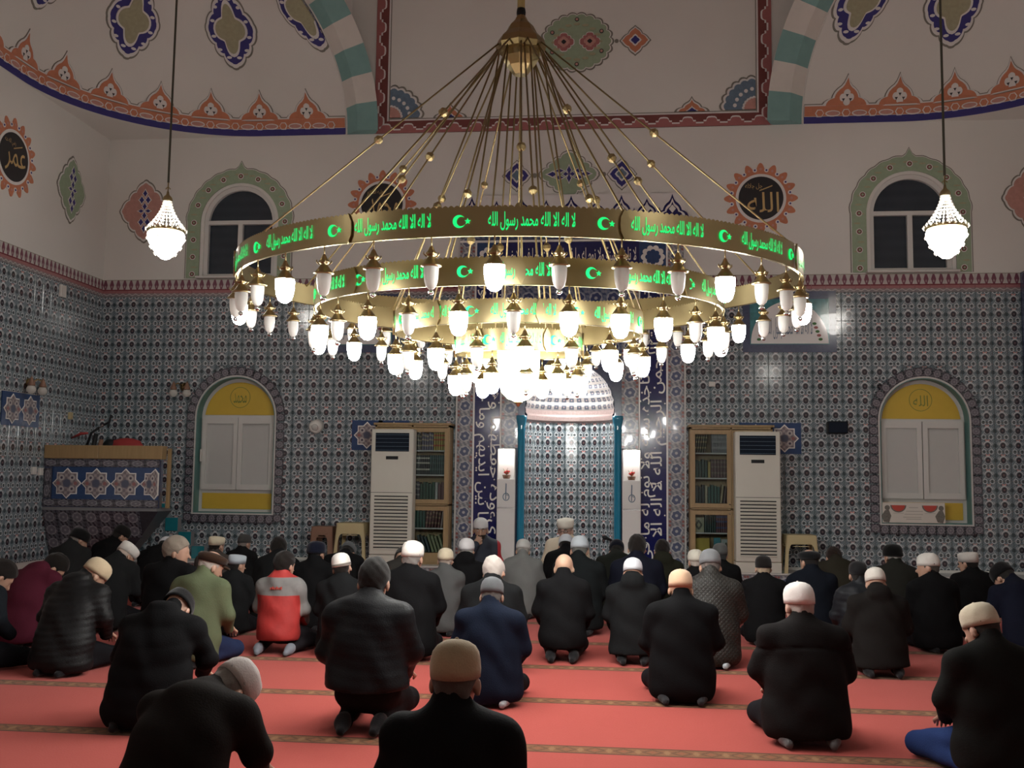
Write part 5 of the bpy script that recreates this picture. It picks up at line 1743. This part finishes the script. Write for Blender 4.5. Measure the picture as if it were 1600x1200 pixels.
def person(x, y, h, label, jacket=(.012, .012, .013), kind='cloth', w=1.0, rz=0.0, cap=None, capc=(.7, .68, .64), hair=(.03, .027, .025), bald=False,
           pants=(.015, .015, .018), sock=(.02, .02, .022), yaw=0.0, roll=0.0, hood=False, puffer=0.0, hem=.05, skinc=(.46, .27, .19), jmat=None, arms='lap',
           bow=None, upright=False, face=False, pamp=.006, belt=None, collar=.07, tilt=0.0, splay=0.0, z=0.0, res=None, band=None, beard=None, glasses=False, seam=None, depth=1.0):
    global NPERSON
    NPERSON += 1
    rs = np.random.RandomState(NPERSON)
    # choose lean and bow so that the cap top comes out at the given height
    if upright or h >= .93:
        l, b = .07, .08 if bow is None else bow
        s = h / figure_height(l, b)[4]
    else:
        s = .965
        l = .08
        while l < .8:
            b = (.12 + .85 * l) if bow is None else bow
            if figure_height(l, b)[4] * s <= h: break
            l += .01
        s = h / figure_height(l, b)[4]
    s = max(.80, min(1.09, s))
    p1, p2, hc2, hb, _ = figure_height(l, b)
    # the given place is that of the head: work back to the seat
    hx, hy = (-math.sin(rz) * hc2[0] + math.cos(rz) * tilt * 1.2) * s, math.cos(rz) * hc2[0] * s
    if abs(rz) < 1: x = .7 + (x - .7) * ((y + hy) / (y + .05)) - hx
    dist = math.hypot(x - .7, y)
    if res is None: res = .0105 if dist < 5 else (.0135 if dist < 8.2 else (.0165 if dist < 10 else .019))
    t = thing('person', label, 'person', (x, y, z), rz, 'men kneeling in rows on the carpet')
    t.scale = (s, s, s)
    mid, nb, hc = np.array((tilt * .5, p1[0], p1[1])), np.array((tilt, p2[0], p2[1])), np.array((tilt * 1.2, hc2[0], hc2[1]))
    R = rotm(yaw, hb, roll)
    # keep the neck attached when the head turns
    off = R @ np.array((0, .03, .122)); hc = nb + off
    up = (nb - mid) / np.linalg.norm(nb - mid)
    shz = nb - up * .055
    sw = .172 * w
    SH = {sx: shz - up * .03 + np.array((sx * sw, -.005, -.0)) for sx in (-1, 1)}
    EL, WR = {}, {}
    for sx in (-1, 1):
        EL[sx] = np.array((sx * (.222 * w + .005) + tilt * .6, mid[1] + .05, .43)) if l < .45 else np.array((sx * .235 * w + tilt, nb[1] - .02, .40))
        WR[sx] = np.array((sx * (.155 + .02 * w), EL[sx][1] + .19, .285))
    if arms == 'mouth':          # right hand raised to the mouth
        EL[1] = np.array((.22 * w, .14, .46)); WR[1] = hc + R @ np.array((.055, .185, -.155))
    # ---------------------------------------------------------------- jacket
    ext = .34 * w + .04
    g = G((-ext - .02, -.36, .02), (ext + .02, .50, nb[2] + .20), res)
    A = g.ell((0, -.085, .20), (.222 * w, .185 * depth, .17))
    if hem < .12: A = smin(A, g.ell((0, -.10, .10), (.225 * w, .19, .14)), .06)
    A = smin(A, g.ell((tilt * .3, (mid[1] - .08) * .5 - .01, .35), (.205 * w, .155 * depth, .17)), .10)
    A = smin(A, g.ell((tilt * .5, mid[1] - .015, mid[2]), (.198 * w, .145 * depth, .15)), .08)
    A = smin(A, g.ell(tuple((mid + nb) / 2 + (0, -.01, 0)), (.196 * w, .132 * depth, .165)), .07)
    for sx in (-1, 1): A = smin(A, g.cone(SH[sx], nb - up * .035, .072, .074), .06)
    A = smin(A, g.cone(shz + (0, -.01, -.02), nb + (0, 0, .02), .085, .066), .05)
    for sx in (-1, 1):
        B = g.cone(SH[sx], EL[sx], .077, .068)
        B = smin(B, g.cone(EL[sx], WR[sx], .066, .048), .03)
        A = smin(A, B, .045)
    # collar
    cdir = R @ np.array((0, 0, 1.0)); cdir = (cdir + up) / np.linalg.norm(cdir + up)
    A = smin(A, g.cone(nb + up * .0, nb + cdir * (collar + .01) + (0, -.012, 0), .069, .064), .022)
    if hood:
        A = smin(A, g.ell(tuple(nb + np.array((0, -.085, .015))), (.118, .066, .075)), .03)
        A = smin(A, g.ell(tuple(nb + np.array((0, -.055, .065))), (.105, .075, .045)), .03)
    if hood == 2:                   # hood up over the head
        A = smin(A, g.ell(tuple(hc + R @ np.array((0, -.035, .0))), (.112, .108, .128)), .04)
        gl = g.local(R, hc)
        A = np.maximum(A, -gl.ell((0, .13, -.02), (.082, .10, .12)))
    # folds
    ph = rs.rand(6) * 6.28
    amp = .009
    fold = np.sin(9 * g.X + 15 * g.Z + ph[0] + 2.2 * np.sin(8 * g.Y + ph[1])) * np.sin(11 * g.Z + 7 * g.X + ph[2])
    fold2 = np.sin(26 * g.Z + 9 * g.X + 3 * np.sin(12 * g.X + ph[3]))
    A = A + amp * fold + .0042 * fold2 * (.4 + .6 * np.sin(5 * g.X + 6 * g.Z + ph[1]))
    if puffer:
        A = A - pamp * np.abs(np.sin(PI * (g.Z + .012 * np.sin(7 * g.X + ph[4]) - (g.Y - nb[1]) * .12) / puffer)) + pamp * .5
    if seam:
        A = A + .010 * np.exp(-((g.Z - seam - .02 * np.cos(9 * g.X)) / .008) ** 2)
    A = np.maximum(A, hem + .012 * np.sin(7 * g.X + ph[5]) - g.Z)
    v, q = nets(g, A)
    jm = jmat or fabric(jacket, kind)
    jo = obj('jacket', mesh_np('jacket', v, q, True), jm, t)
    # ---------------------------------------------------------------- trousers and feet
    g = G((-.36, -.36, .0), (.36, .50, .40), max(res, .014))
    A = g.ell((0, -.06, .205), (.165 * min(w, 1.1), .135, .115))
    for sx in (-1, 1):
        kn = (sx * (.15 + splay), .38, .085)
        A = smin(A, g.cone((sx * .085, -.03, .20), kn, .100, .072), .04)
        A = smin(A, g.cone(kn, (sx * (.105 + splay * .4), -.15, .062), .066, .048), .03)
    A = A + .004 * np.sin(30 * g.Y + 9 * g.Z) * np.sin(22 * g.X)
    A = np.maximum(A, .012 - g.Z)
    v, q = nets(g, A)
    obj('trousers', mesh_np('trousers', v, q, True), fabric(pants, 'cloth'), t)
    for sx in (-1, 1):
        fx = .105 + splay * .5
        g = G((-.07, -.40, -.01), (.07, -.08, .13), .012)
        A = g.cone((0, -.13, .062), (0, -.20, .060), .044, .042)
        A = smin(A, g.cone((0, -.19, .055), (sx * -.012, -.275, .034), .040, .026), .03)
        A = smin(A, g.ell((0, -.165, .085), (.036, .045, .030)), .02)
        A = np.maximum(A, .006 - g.Z)
        v, q = nets(g, A)
        obj('sock', mesh_np('sock', v + (sx * fx, 0, 0), q, True), fabric(sock, 'wool'), t)
    # ---------------------------------------------------------------- body: one continuous skin surface
    g = G((-.30, -.24, .12), (.30, .46, hc[2] + .17), max(res, .012) if not face else .009)
    A = g.ell((0, -.05, .25), (.12, .09, .09))
    A = smin(A, g.cone((0, -.04, .25), mid, .08, .08), .04)
    A = smin(A, g.ell(tuple((mid + nb) / 2), (.14 * min(w, 1.05), .09, .13)), .05)
    A = smin(A, g.cone(SH[-1], SH[1], .045, .045), .05)
    for sx in (-1, 1):
        B = smin(g.cone(SH[sx], EL[sx], .042, .038), g.cone(EL[sx], WR[sx], .036, .026), .02)
        A = smin(A, B, .03)
    A = smin(A, g.cone(shz, nb + R @ np.array((0, .0, .03)), .075, .056), .04)
    A = smin(A, g.cone(nb, hc + R @ np.array((0, -.02, -.05)), .056, .054), .03)
    L = g.local(R * (1 / HK), hc)
    Hd = L.ell((0, -.012, .020), (.077, .096, .092))
    Hd = smin(Hd, L.ell((0, .030, -.050), (.058, .060, .074)), .035)
    Hd = smin(Hd, L.ell((0, .066, -.104), (.026, .022, .020)), .02)
    Hd = smin(Hd, L.cone((-.030, .080, .016), (.030, .080, .016), .012, .012), .015)
    Hd = smin(Hd, L.cone((0, .086, .000), (0, .112, -.044), .008, .013), .012)
    Hd = smin(Hd, L.ell((0, .087, -.076), (.024, .010, .009)), .008)
    Hd = np.maximum(Hd, -np.minimum(L.ell((-.031, .098, -.004), (.017, .012, .010)), L.ell((.031, .098, -.004), (.017, .012, .010))))
    for sx in (-1, 1):
        Hd = smin(Hd, L.ell((sx * .081, -.008, -.028), (.011, .021, .033)), .008)
    A = smin(A, Hd * HK, .018)
    v, q = nets(g, A)
    V, Q = [v], [q]
    for sx in (-1, 1):
        raised = arms == 'mouth' and sx == 1
        if dist > 9 and not raised and not face: continue
        hv, hq = hand_mesh(sx, 1.1 if raised else .22)
        fw = WR[sx] - EL[sx]
        if raised:
            fw = fw / np.linalg.norm(fw)
            xa = np.cross(fw, (0, 1.0, 0)); xa /= np.linalg.norm(xa)
            m = np.stack([xa, fw, np.cross(xa, fw)], 1)
        else:
            m = np.array(Matrix.Rotation(sx * .35, 3, 'Z') @ Matrix.Rotation(-.42, 3, 'X'))
        hv = hv @ m.T + WR[sx] + (0 if raised else np.array((0, .015, .0)))
        Q.append(hq + sum(len(a) for a in V)); V.append(hv)
    bo = obj('body', mesh_np('body', np.concatenate(V), np.concatenate(Q), True), skin(skinc), t)
    # ---------------------------------------------------------------- hair, cap
    to_w = lambda P: (np.asarray(P) * HK) @ R.T + hc
    if hair is not None:
        hr = .010 if dist > 6 else .008
        g = G((-.11, -.13, -.12), (.11, .12, .135), hr)
        if bald:
            A = g.ell((0, -.014, .0), (.0795, .099, .085))
            A = np.maximum(np.maximum(A, g.Y - .02), np.maximum(-(g.Z + .085), g.Z - .018))
        else:
            th = .003 if cap else .014
            A = g.ell((0, -.014, .022), (.079 + th * .6, .098 + th, .094 + th))
            A = smin(A, g.ell((0, -.050, -.045), (.058, .048, .05)), .02)
            A = A + (.0025 if cap else .0030) * np.sin(60 * g.X + 20 * g.Z + ph[0]) * np.sin(50 * g.Z + 30 * g.Y + ph[1]) + .003 * np.sin(130 * g.X + 40 * g.Z) * np.sin(90 * g.Z)
            A = np.maximum(A, g.Y - (.030 + np.maximum(g.Z - .01, 0) * (1.15 if not cap else .33)))
            A = np.maximum(A, -(g.Z + .088 + .3 * np.minimum(g.Y, 0)))
            if cap: A = np.maximum(A, g.Z - .035)
            for sx in (-1, 1): A = np.maximum(A, -g.ell((sx * .09, .004, -.032), (.03, .028, .035)))
        v, q = nets(g, A)
        if len(q): obj('hair', mesh_np('hair', to_w(v), q, True), fabric(hair, 'wool'), t)
    if beard is not None:
        g = G((-.08, -.03, -.16), (.08, .13, .02), .006)
        A = np.minimum(g.ell((0, .030, -.058), (.0625, .066, .076)), g.ell((0, .066, -.108), (.033, .028, .026)))
        A = np.maximum(A, -(g.Y - (.01 - .25 * (g.Z + .05)))); A = np.maximum(A, g.Z + .052)
        A = np.maximum(A, -g.ell((0, .095, -.078), (.022, .02, .008)))
        v, q = nets(g, A)
        if len(q): obj('beard', mesh_np('beard', to_w(v), q, True), fabric(beard, 'wool'), t)
    if cap:
        prof, z0, k = CAPS[cap]
        mb = MB().lathe([(r * k, zz + z0) for r, zz in prof], 28, (0, -.012, 0), .080, .100)
        v = np.array(mb.v)
        v[:, 2] += .09 * (v[:, 1] + .012) * np.clip(1 - (v[:, 2] - z0) / .11, 0, 1)      # brim lower at the nape
        if cap in ('skull', 'beanie'): v += (.0016 * np.sin(v[:, [1]] * 90 + v[:, [2]] * 40)) * (1, 1, 0)
        co = obj('cap', mesh_np('cap', to_w(v), mb.f, True), fabric(capc, 'wool'), t)
        if cap == 'flatcap':
            vis = MB().lathe([(.9, 0), (1.0, -.004), (1.02, 0), (1.0, .008), (.9, .012)], 20, (0, .10, z0 - .002), .060, .055)
            obj('visor', mesh_np('visor', to_w(vis.v), vis.f, True), fabric(capc, 'wool'), co)
        if cap in ('kufi', 'skull') and dist < 8:
            btn = MB().lathe([(0, 0), (.008, .001), (.006, .006), (0, .008)], 8, (0, -.012, z0 + prof[-1][1] - .002))
            obj('button', mesh_np('button', to_w(btn.v), btn.f, True), fabric(capc, 'wool'), co)
        if band:
            bd = MB().lathe([(k * 1.035, z0 + .012), (k * 1.05, z0 + .016), (k * 1.05, z0 + .026), (k * 1.035, z0 + .030)], 28, (0, -.012, 0), .080, .100)
            bv = np.array(bd.v); bv[:, 2] += .13 * (bv[:, 1] + .012)
            obj('cap_band', mesh_np('cap_band', to_w(bv), bd.f, True), fabric(band, 'wool'), co)
    if face:
        for sx in (-1, 1):
            e = MB().lathe([(0, -.009), (.0065, -.0065), (.009, 0), (.0065, .0065), (0, .009)], 12, (sx * .031, .0835, -.004))
            eo = obj('eye', mesh_np('eye', to_w(e.v), e.f, True), M['white_plastic'], t)
            e = MB().lathe([(0, -.005), (.0045, -.003), (.005, 0), (.0045, .003), (0, .005)], 10, (sx * .031, .0895, -.004))
            obj('iris', mesh_np('iris', to_w(e.v), e.f, True), M['dark_plastic'], eo)
            e = MB().tube([(sx * .014, .094, .016), (sx * .032, .093, .021), (sx * .05, .083, .015)], [.003, .0045, .002], 6)
            obj('eyebrow', mesh_np('eyebrow', to_w(e.v), e.f, True), fabric((.04, .03, .025), 'wool'), t)
        if glasses:
            gm = MB()
            for sx in (-1, 1):
                gm.tube([(sx * .034 + .022 * math.cos(2 * PI * k / 16), .108, -.004 + .016 * math.sin(2 * PI * k / 16)) for k in range(17)], .0022, 5, False)
                gm.tube([(sx * .056, .107, .0), (sx * .078, .06, .0), (sx * .083, -.005, -.008)], .002, 5)
            gm.tube([(-.012, .109, .0), (.012, .109, .0)], .002, 5)
            obj('glasses', mesh_np('glasses', to_w(gm.v), gm.f), M['dark_plastic'], t)
    if belt:
        bm_ = MB().lathe([(.98, -.022), (1.0, -.02), (1.0, .02), (.98, .022)], 28, (0, -.075, .285), .176 * w, .150)
        obj('belt', bm_.mesh('belt', True), plain('leather_belt', belt, .5), t)
    return t
def two_tone(name, upper, lower, test):
    tm = MT(name); x_, y_, z_ = tm.pos()
    n = tm.noise(8, 4)
    fac = test(x_, y_, z_)
    c = tm.mix(fac, lower, upper)
    tm.base(tm.mix(n * .5, c, (0, 0, 0))).set(rough=.7)
    tm.bump(n, .3, .015)
    return tm.m
def mk_diamond_quilt(c):
    tm = MT('quilted_fabric'); x_, y_, z_ = tm.pos()
    d = ((x_ + z_) * 85.0).sin().abs().min(((x_ - z_) * 85.0).sin().abs())
    tm.base(tm.mix(d, tuple(q * .55 for q in c), tuple(q * 1.2 for q in c))).set(rough=.6)
    tm.bump(d, .5, .006)
    return tm.m
WHITE, CREAM, KHAKI = (.74, .71, .66), (.62, .54, .42), (.50, .39, .24)
GREYC, LGREY, BLUEG = (.20, .205, .21), (.46, .46, .44), (.40, .45, .49)
BLK, BLK2, NAVY, CHAR = (.010, .010, .011), (.016, .017, .018), (.012, .017, .032), (.030, .031, .032)
GH, DH, WH = (.22, .20, .18), (.020, .016, .014), (.46, .41, .37)
RED2 = two_tone('red_grey_jacket', (.25, .24, .23), (.50, .035, .03), lambda a, b, c: ((c > .565) * (c < .735)).max((a.abs() > .215) * (c < .735)))
VEST = two_tone('navy_vest_red_sleeves', (.45, .02, .03), (.020, .028, .048), lambda a, b, c: (a < -.205))
person(-5.45, 9.5, .90, 'man in black at the left edge behind the burgundy jacket', BLK, cap='skull', capc=BLK, yaw=-.2)
person(-4.15, 7.68, .84, 'bare headed man in a navy jacket cut off by the left edge', (.016, .02, .026), w=1.1, rz=-.35, hair=DH, yaw=-.5, splay=.05)
person(-4.42, 8.9, .79, 'man in a burgundy hooded jacket with dark hair', (.075, .012, .024), hood=True, hair=DH, yaw=-.75, w=1.05, rz=-.2)
person(-5.61, 11.5, .90, 'man in a grey jacket and tall black cap below the pulpit', CHAR, cap='beanie', capc=BLK, hair=GH, yaw=-.75)
person(-3.46, 7.80, .85, 'man in a black puffer coat with a draped cream cap', BLK, 'puffer', w=1.16, puffer=.05, pamp=.008, hood=True, cap='skull', capc=(.52, .42, .28), hair=None, yaw=-.7, rz=-.1, hem=.04)
person(-4.27, 9.95, .835, 'man in a charcoal jacket with white cap below the pulpit', (.020, .021, .022), cap='kufi', capc=WHITE, hair=(.45, .36, .30), yaw=-.55, w=1.02)
person(-5.66, 12.6, .875, 'man in black with a dark cap in the far left row', BLK, cap='skull', capc=(.02, .017, .017), yaw=-.8)
person(-3.29, 9.0, .998, 'grey haired man in black turning his face to the right', BLK, hair=(.24, .20, .16), yaw=-1.15, w=1.15, rz=-.25, upright=True)
person(-4.70, 11.9, .76, 'man in the far row showing only a white cap behind the grey haired man', BLK, cap='skull', capc=(.60, .60, .62))
person(-2.68, 8.28, .92, 'man in a green field jacket and brown flat cap', (.105, .125, .070), w=1.10, cap='flatcap', capc=(.055, .028, .016), hair=(.40, .36, .32), yaw=-.6, rz=-.15, hem=.06, tilt=.02, pants=(.02, .03, .075))
person(-3.91, 11.5, .86, 'man in a grey jacket and cream pillbox cap near the left arched window', (.06, .05, .045), cap='kufi', capc=(.64, .57, .42), hair=DH, yaw=-.4, upright=True)
person(-3.06, 9.9, .78, 'man in black with a pale blue pillbox cap', BLK2, cap='kufi', capc=BLUEG, hair=DH, yaw=-.6, upright=True)
person(-4.10, 12.9, .79, 'man in black with a dark grey skullcap in the far left row', BLK2, cap='skull', capc=(.06, .06, .058), hair=GH, yaw=-.5, upright=True)
person(-2.06, 6.27, .78, 'man in a black hooded parka bowing low in the left foreground', BLK, w=1.24, hood=True, cap='beanie', capc=BLK, hair=None, rz=-.04, yaw=0, bow=.85, hem=.03, puffer=.11, splay=.06)
person(-.93, 4.15, .715, 'man in dark brown with a pale knit cap cut off by the lower edge', (.017, .013, .011), w=1.12, cap='skull', capc=(.52, .47, .44), hair=GH, yaw=-.35, roll=.15, hem=.02, rz=-.12)
p16 = person(-2.27, 8.98, .88, 'black haired man in a red jacket with grey shoulders', w=.98, jmat=RED2, hair=DH, yaw=-.45, upright=True, sock=(.20, .21, .24), splay=.10, hem=.13, pants=(.03, .025, .03), collar=.07)
person(-2.86, 10.7, .88, 'dark haired man in black behind the red and grey jacket', BLK2, hair=DH, yaw=.4)
person(-2.40, 10.4, .89, 'man in a black coat with a navy knit cap before the brown stool', BLK, w=1.02, cap='beanie', capc=(.010, .012, .028), yaw=-.4, upright=True)
person(-1.72, 9.0, .87, 'man in black with a white cap ringed by a grey band', BLK2, cap='skull', capc=(.76, .73, .68), band=(.20, .18, .15), hair=DH, roll=-.18, upright=True)
person(-.84, 6.44, 1.03, 'short haired man in a black leather jacket with a brown belt', (.011, .012, .014), 'leather', w=1.10, hair=(.022, .02, .018), upright=True, bow=.30, hem=.245, belt=(.075, .032, .018), pants=(.014, .012, .013), puffer=.055, pamp=.0025, yaw=-.06, collar=.08)
person(-2.405, 11.7, .755, 'man in the far row with a grey cap before the beige stool', BLK, cap='skull', capc=(.10, .105, .11))
person(-1.52, 10.6, .78, 'man in a brown grey jacket and dark cap left of the left bookcase', (.05, .047, .042), cap='beanie', capc=(.05, .048, .044), hair=None)
person(-1.09, 8.9, .99, 'grey haired man in a long black coat with a white cap', BLK, w=1.10, cap='skull', capc=(.78, .75, .69), hair=(.20, .185, .17), upright=True, bow=.12, yaw=-.25, hem=.05)
person(-1.02, 10.3, .84, 'man in a grey jacket with a cream skullcap', (.075, .076, .075), w=.92, cap='skull', capc=(.58, .50, .36), hair=(.30, .24, .20), upright=True, hem=.06)
person(-.91, 11.0, .90, 'man in a black hooded jacket with a white cap before the seated reader', BLK, hood=True, cap='skull', capc=(.60, .58, .58), hair=(.3, .28, .26), upright=True)
person(-.30, 8.4, .90, 'white haired man in black right of the cream capped man', BLK2, w=1.04, hair=WH, yaw=-.2, roll=-.15)
person(-.18, 7.26, .84, 'man in a navy jacket with a grey cap in the middle', (.014, .021, .042), w=1.16, cap='skull', capc=(.115, .12, .125), hair=(.12, .11, .10), bow=.35, upright=True, hem=.03, splay=.05, sock=(.35, .36, .38), tilt=-.01)
person(.11, 3.75, .955, 'nearest man, in a black coat with a khaki knit cap', BLK, w=1.06, cap='skull', capc=(.40, .315, .20), hair=(.085, .07, .06), upright=True, hem=.02, collar=.085, skinc=(.36, .20, .14), yaw=-.10)
person(-.36, 11.7, .85, 'man in a long grey coat with a pale cap left of the niche', (.145, .148, .142), w=1.02, cap='skull', capc=LGREY, hair=(.25, .23, .21), upright=True, hem=.03, bow=.4)
person(.096, 12.3, .865, 'man in black with a white cap in front of the imam', BLK, cap='skull', capc=(.56, .58, .62), hair=DH)
person(.32, 10.6, .96, 'man in a black jacket with a pale blue grey cap before the niche', (.013, .016, .017), w=1.08, cap='skull', capc=(.42, .46, .49), hair=(.10, .10, .09), upright=True, bow=.3)
person(.24, 9.06, .90, 'bald man in a black jacket in the middle row', (.012, .012, .013), w=1.0, hair=None, skinc=(.60, .38, .26), bow=.35, upright=True, hem=.13, collar=.06, pants=(.03, .027, .026))
person(.84, 9.04, .86, 'man in a black jacket whose hood hides half a white cap', BLK2, w=1.0, hood=True, cap='skull', capc=(.70, .71, .75), hair=None, bow=.40, upright=True, hem=.09)
person(.70, 12.25, .80, 'man in the far row with a dark navy pillbox cap by the microphone', (.02, .022, .018), cap='kufi', capc=(.012, .014, .026))
person(.91, 10.8, .98, 'dark haired man in a navy jacket before the right calligraphy band', (.012, .014, .026), w=1.08, hair=DH, upright=True, bow=.3)
person(1.21, 11.7, .89, 'dark haired man in an olive hooded jacket by the right bookcase', (.033, .033, .022), hood=True, hair=DH, upright=True, yaw=.1)
person(1.16, 7.56, .90, 'man in a black jacket with a peach skullcap', BLK, w=1.14, cap='skull', capc=(.66, .44, .29), hair=None, skinc=(.56, .34, .23), bow=.22, upright=True, hem=.03, sock=(.05, .05, .055), splay=.07)
person(1.50, 9.0, .95, 'man in a quilted brown black coat with a grey cap', w=1.08, jmat=mk_diamond_quilt((.014, .012, .009)), cap='skull', capc=(.17, .175, .18), hair=(.12, .10, .09), upright=True, bow=.35, hem=.03, sock=(.40, .42, .44))
person(1.52, 10.8, .84, 'man in black with a cream white cap left of the grey cap', BLK, cap='skull', capc=(.60, .57, .48), hair=(.35, .30, .26), yaw=.3, upright=True)
person(1.84, 11.6, .86, 'man in black with a dark grey cap before the right bookcase', BLK, cap='skull', capc=(.09, .092, .09), hair=(.05, .05, .05), upright=True)
person(2.12, 10.24, .83, 'man in black with a black skullcap before the right air conditioner', BLK, w=1.05, cap='skull', capc=(.018, .015, .014), hair=(.34, .26, .18), upright=True, hem=.03)
person(1.83, 6.50, .93, 'man in a black jacket with a yoke seam and a white cap', (.018, .016, .016), w=1.20, cap='skull', capc=(.74, .69, .65), hair=(.36, .30, .27), upright=True, bow=.12, hem=.05, seam=.585, sock=(.12, .11, .11), splay=.08, yaw=.35, skinc=(.50, .30, .23))
person(2.60, 10.4, .90, 'man in a navy jacket and dark flat cap before the right stool', (.011, .014, .022), w=1.05, cap='flatcap', capc=(.012, .013, .015), yaw=.5, upright=True)
person(3.15, 12.0, .79, 'man in an olive jacket with curly dark hair in the far right row', (.045, .04, .028), hair=(.035, .022, .018))
person(2.87, 9.6, .84, 'man in a navy puffer with a dark cap', (.016, .018, .023), 'puffer', cap='skull', capc=(.02, .02, .022), puffer=.06, upright=True)
person(2.83, 8.8, .84, 'man in a black hooded jacket with half of a white cap showing', (.018, .016, .015), w=1.12, hood=True, cap='skull', capc=(.64, .60, .54), hair=None, bow=.38, upright=True, hem=.09, pants=(.028, .025, .024), splay=.06)
person(3.60, 11.2, .92, 'man in a dark olive jacket with a tall black knit cap', (.032, .032, .027), cap='beanie', capc=(.006, .006, .006), upright=True, yaw=.4, hair=(.3, .28, .26))
person(3.66, 10.15, .89, 'man in black with a white cap turning his face to the left', BLK, w=1.10, cap='skull', capc=(.66, .63, .58), hair=(.07, .06, .05), yaw=1.05, rz=.2, upright=True, hem=.03, roll=.1)
person(4.30, 11.0, .87, 'man in black with a white cap near the right arched window', BLK, w=1.06, cap='kufi', capc=(.56, .53, .49), hair=DH, yaw=.6, upright=True, rz=.15)
person(4.16, 9.6, .82, 'man in navy with a black cap at the right edge', (.010, .012, .026), w=1.08, cap='skull', capc=(.008, .008, .009), yaw=.3, rz=.2)
person(2.71, 5.9, .89, 'man in black jacket, blue jeans and cream knit cap at the right edge', (.014, .014, .013), w=1.20, cap='skull', capc=(.50, .44, .33), hair=(.05, .045, .04), bow=.35, upright=True, yaw=.45, hem=.07, pants=(.02, .04, .13), splay=.12, rz=.15, skinc=(.42, .24, .17))
# the two men who face the room
person(-1.06, 13.35, 1.03, 'bearded man in navy vest and red sleeves facing the room, hand at mouth', w=.98, jmat=VEST, rz=PI + .25, cap='skull', capc=(.60, .60, .60), hair=DH, upright=True, arms='mouth', face=True, beard=(.035, .028, .022), skinc=(.38, .23, .16), res=.014, yaw=-.15)
person(.05, 13.3, 1.05, 'imam in a cream robe and white turban facing the room before the niche', (.66, .58, .45), w=1.05, rz=PI - .15, cap='turban', capc=(.82, .78, .68), hair=GH, upright=True, face=True, glasses=True, skinc=(.48, .31, .25), hem=.02, res=.014, bow=.10, yaw=-.1)

# faint red marks across the grey shoulders of the red jacket
mk = MB()
for k in range(6):
    mk.box(-.055 + .02 * k, -.043 + .02 * k, -.010, .010, .0, .018 + .008 * (k % 2))
mko = mk.build('back_print', M['red_print'], p16)
mko.location = (.0, -.188, .625)
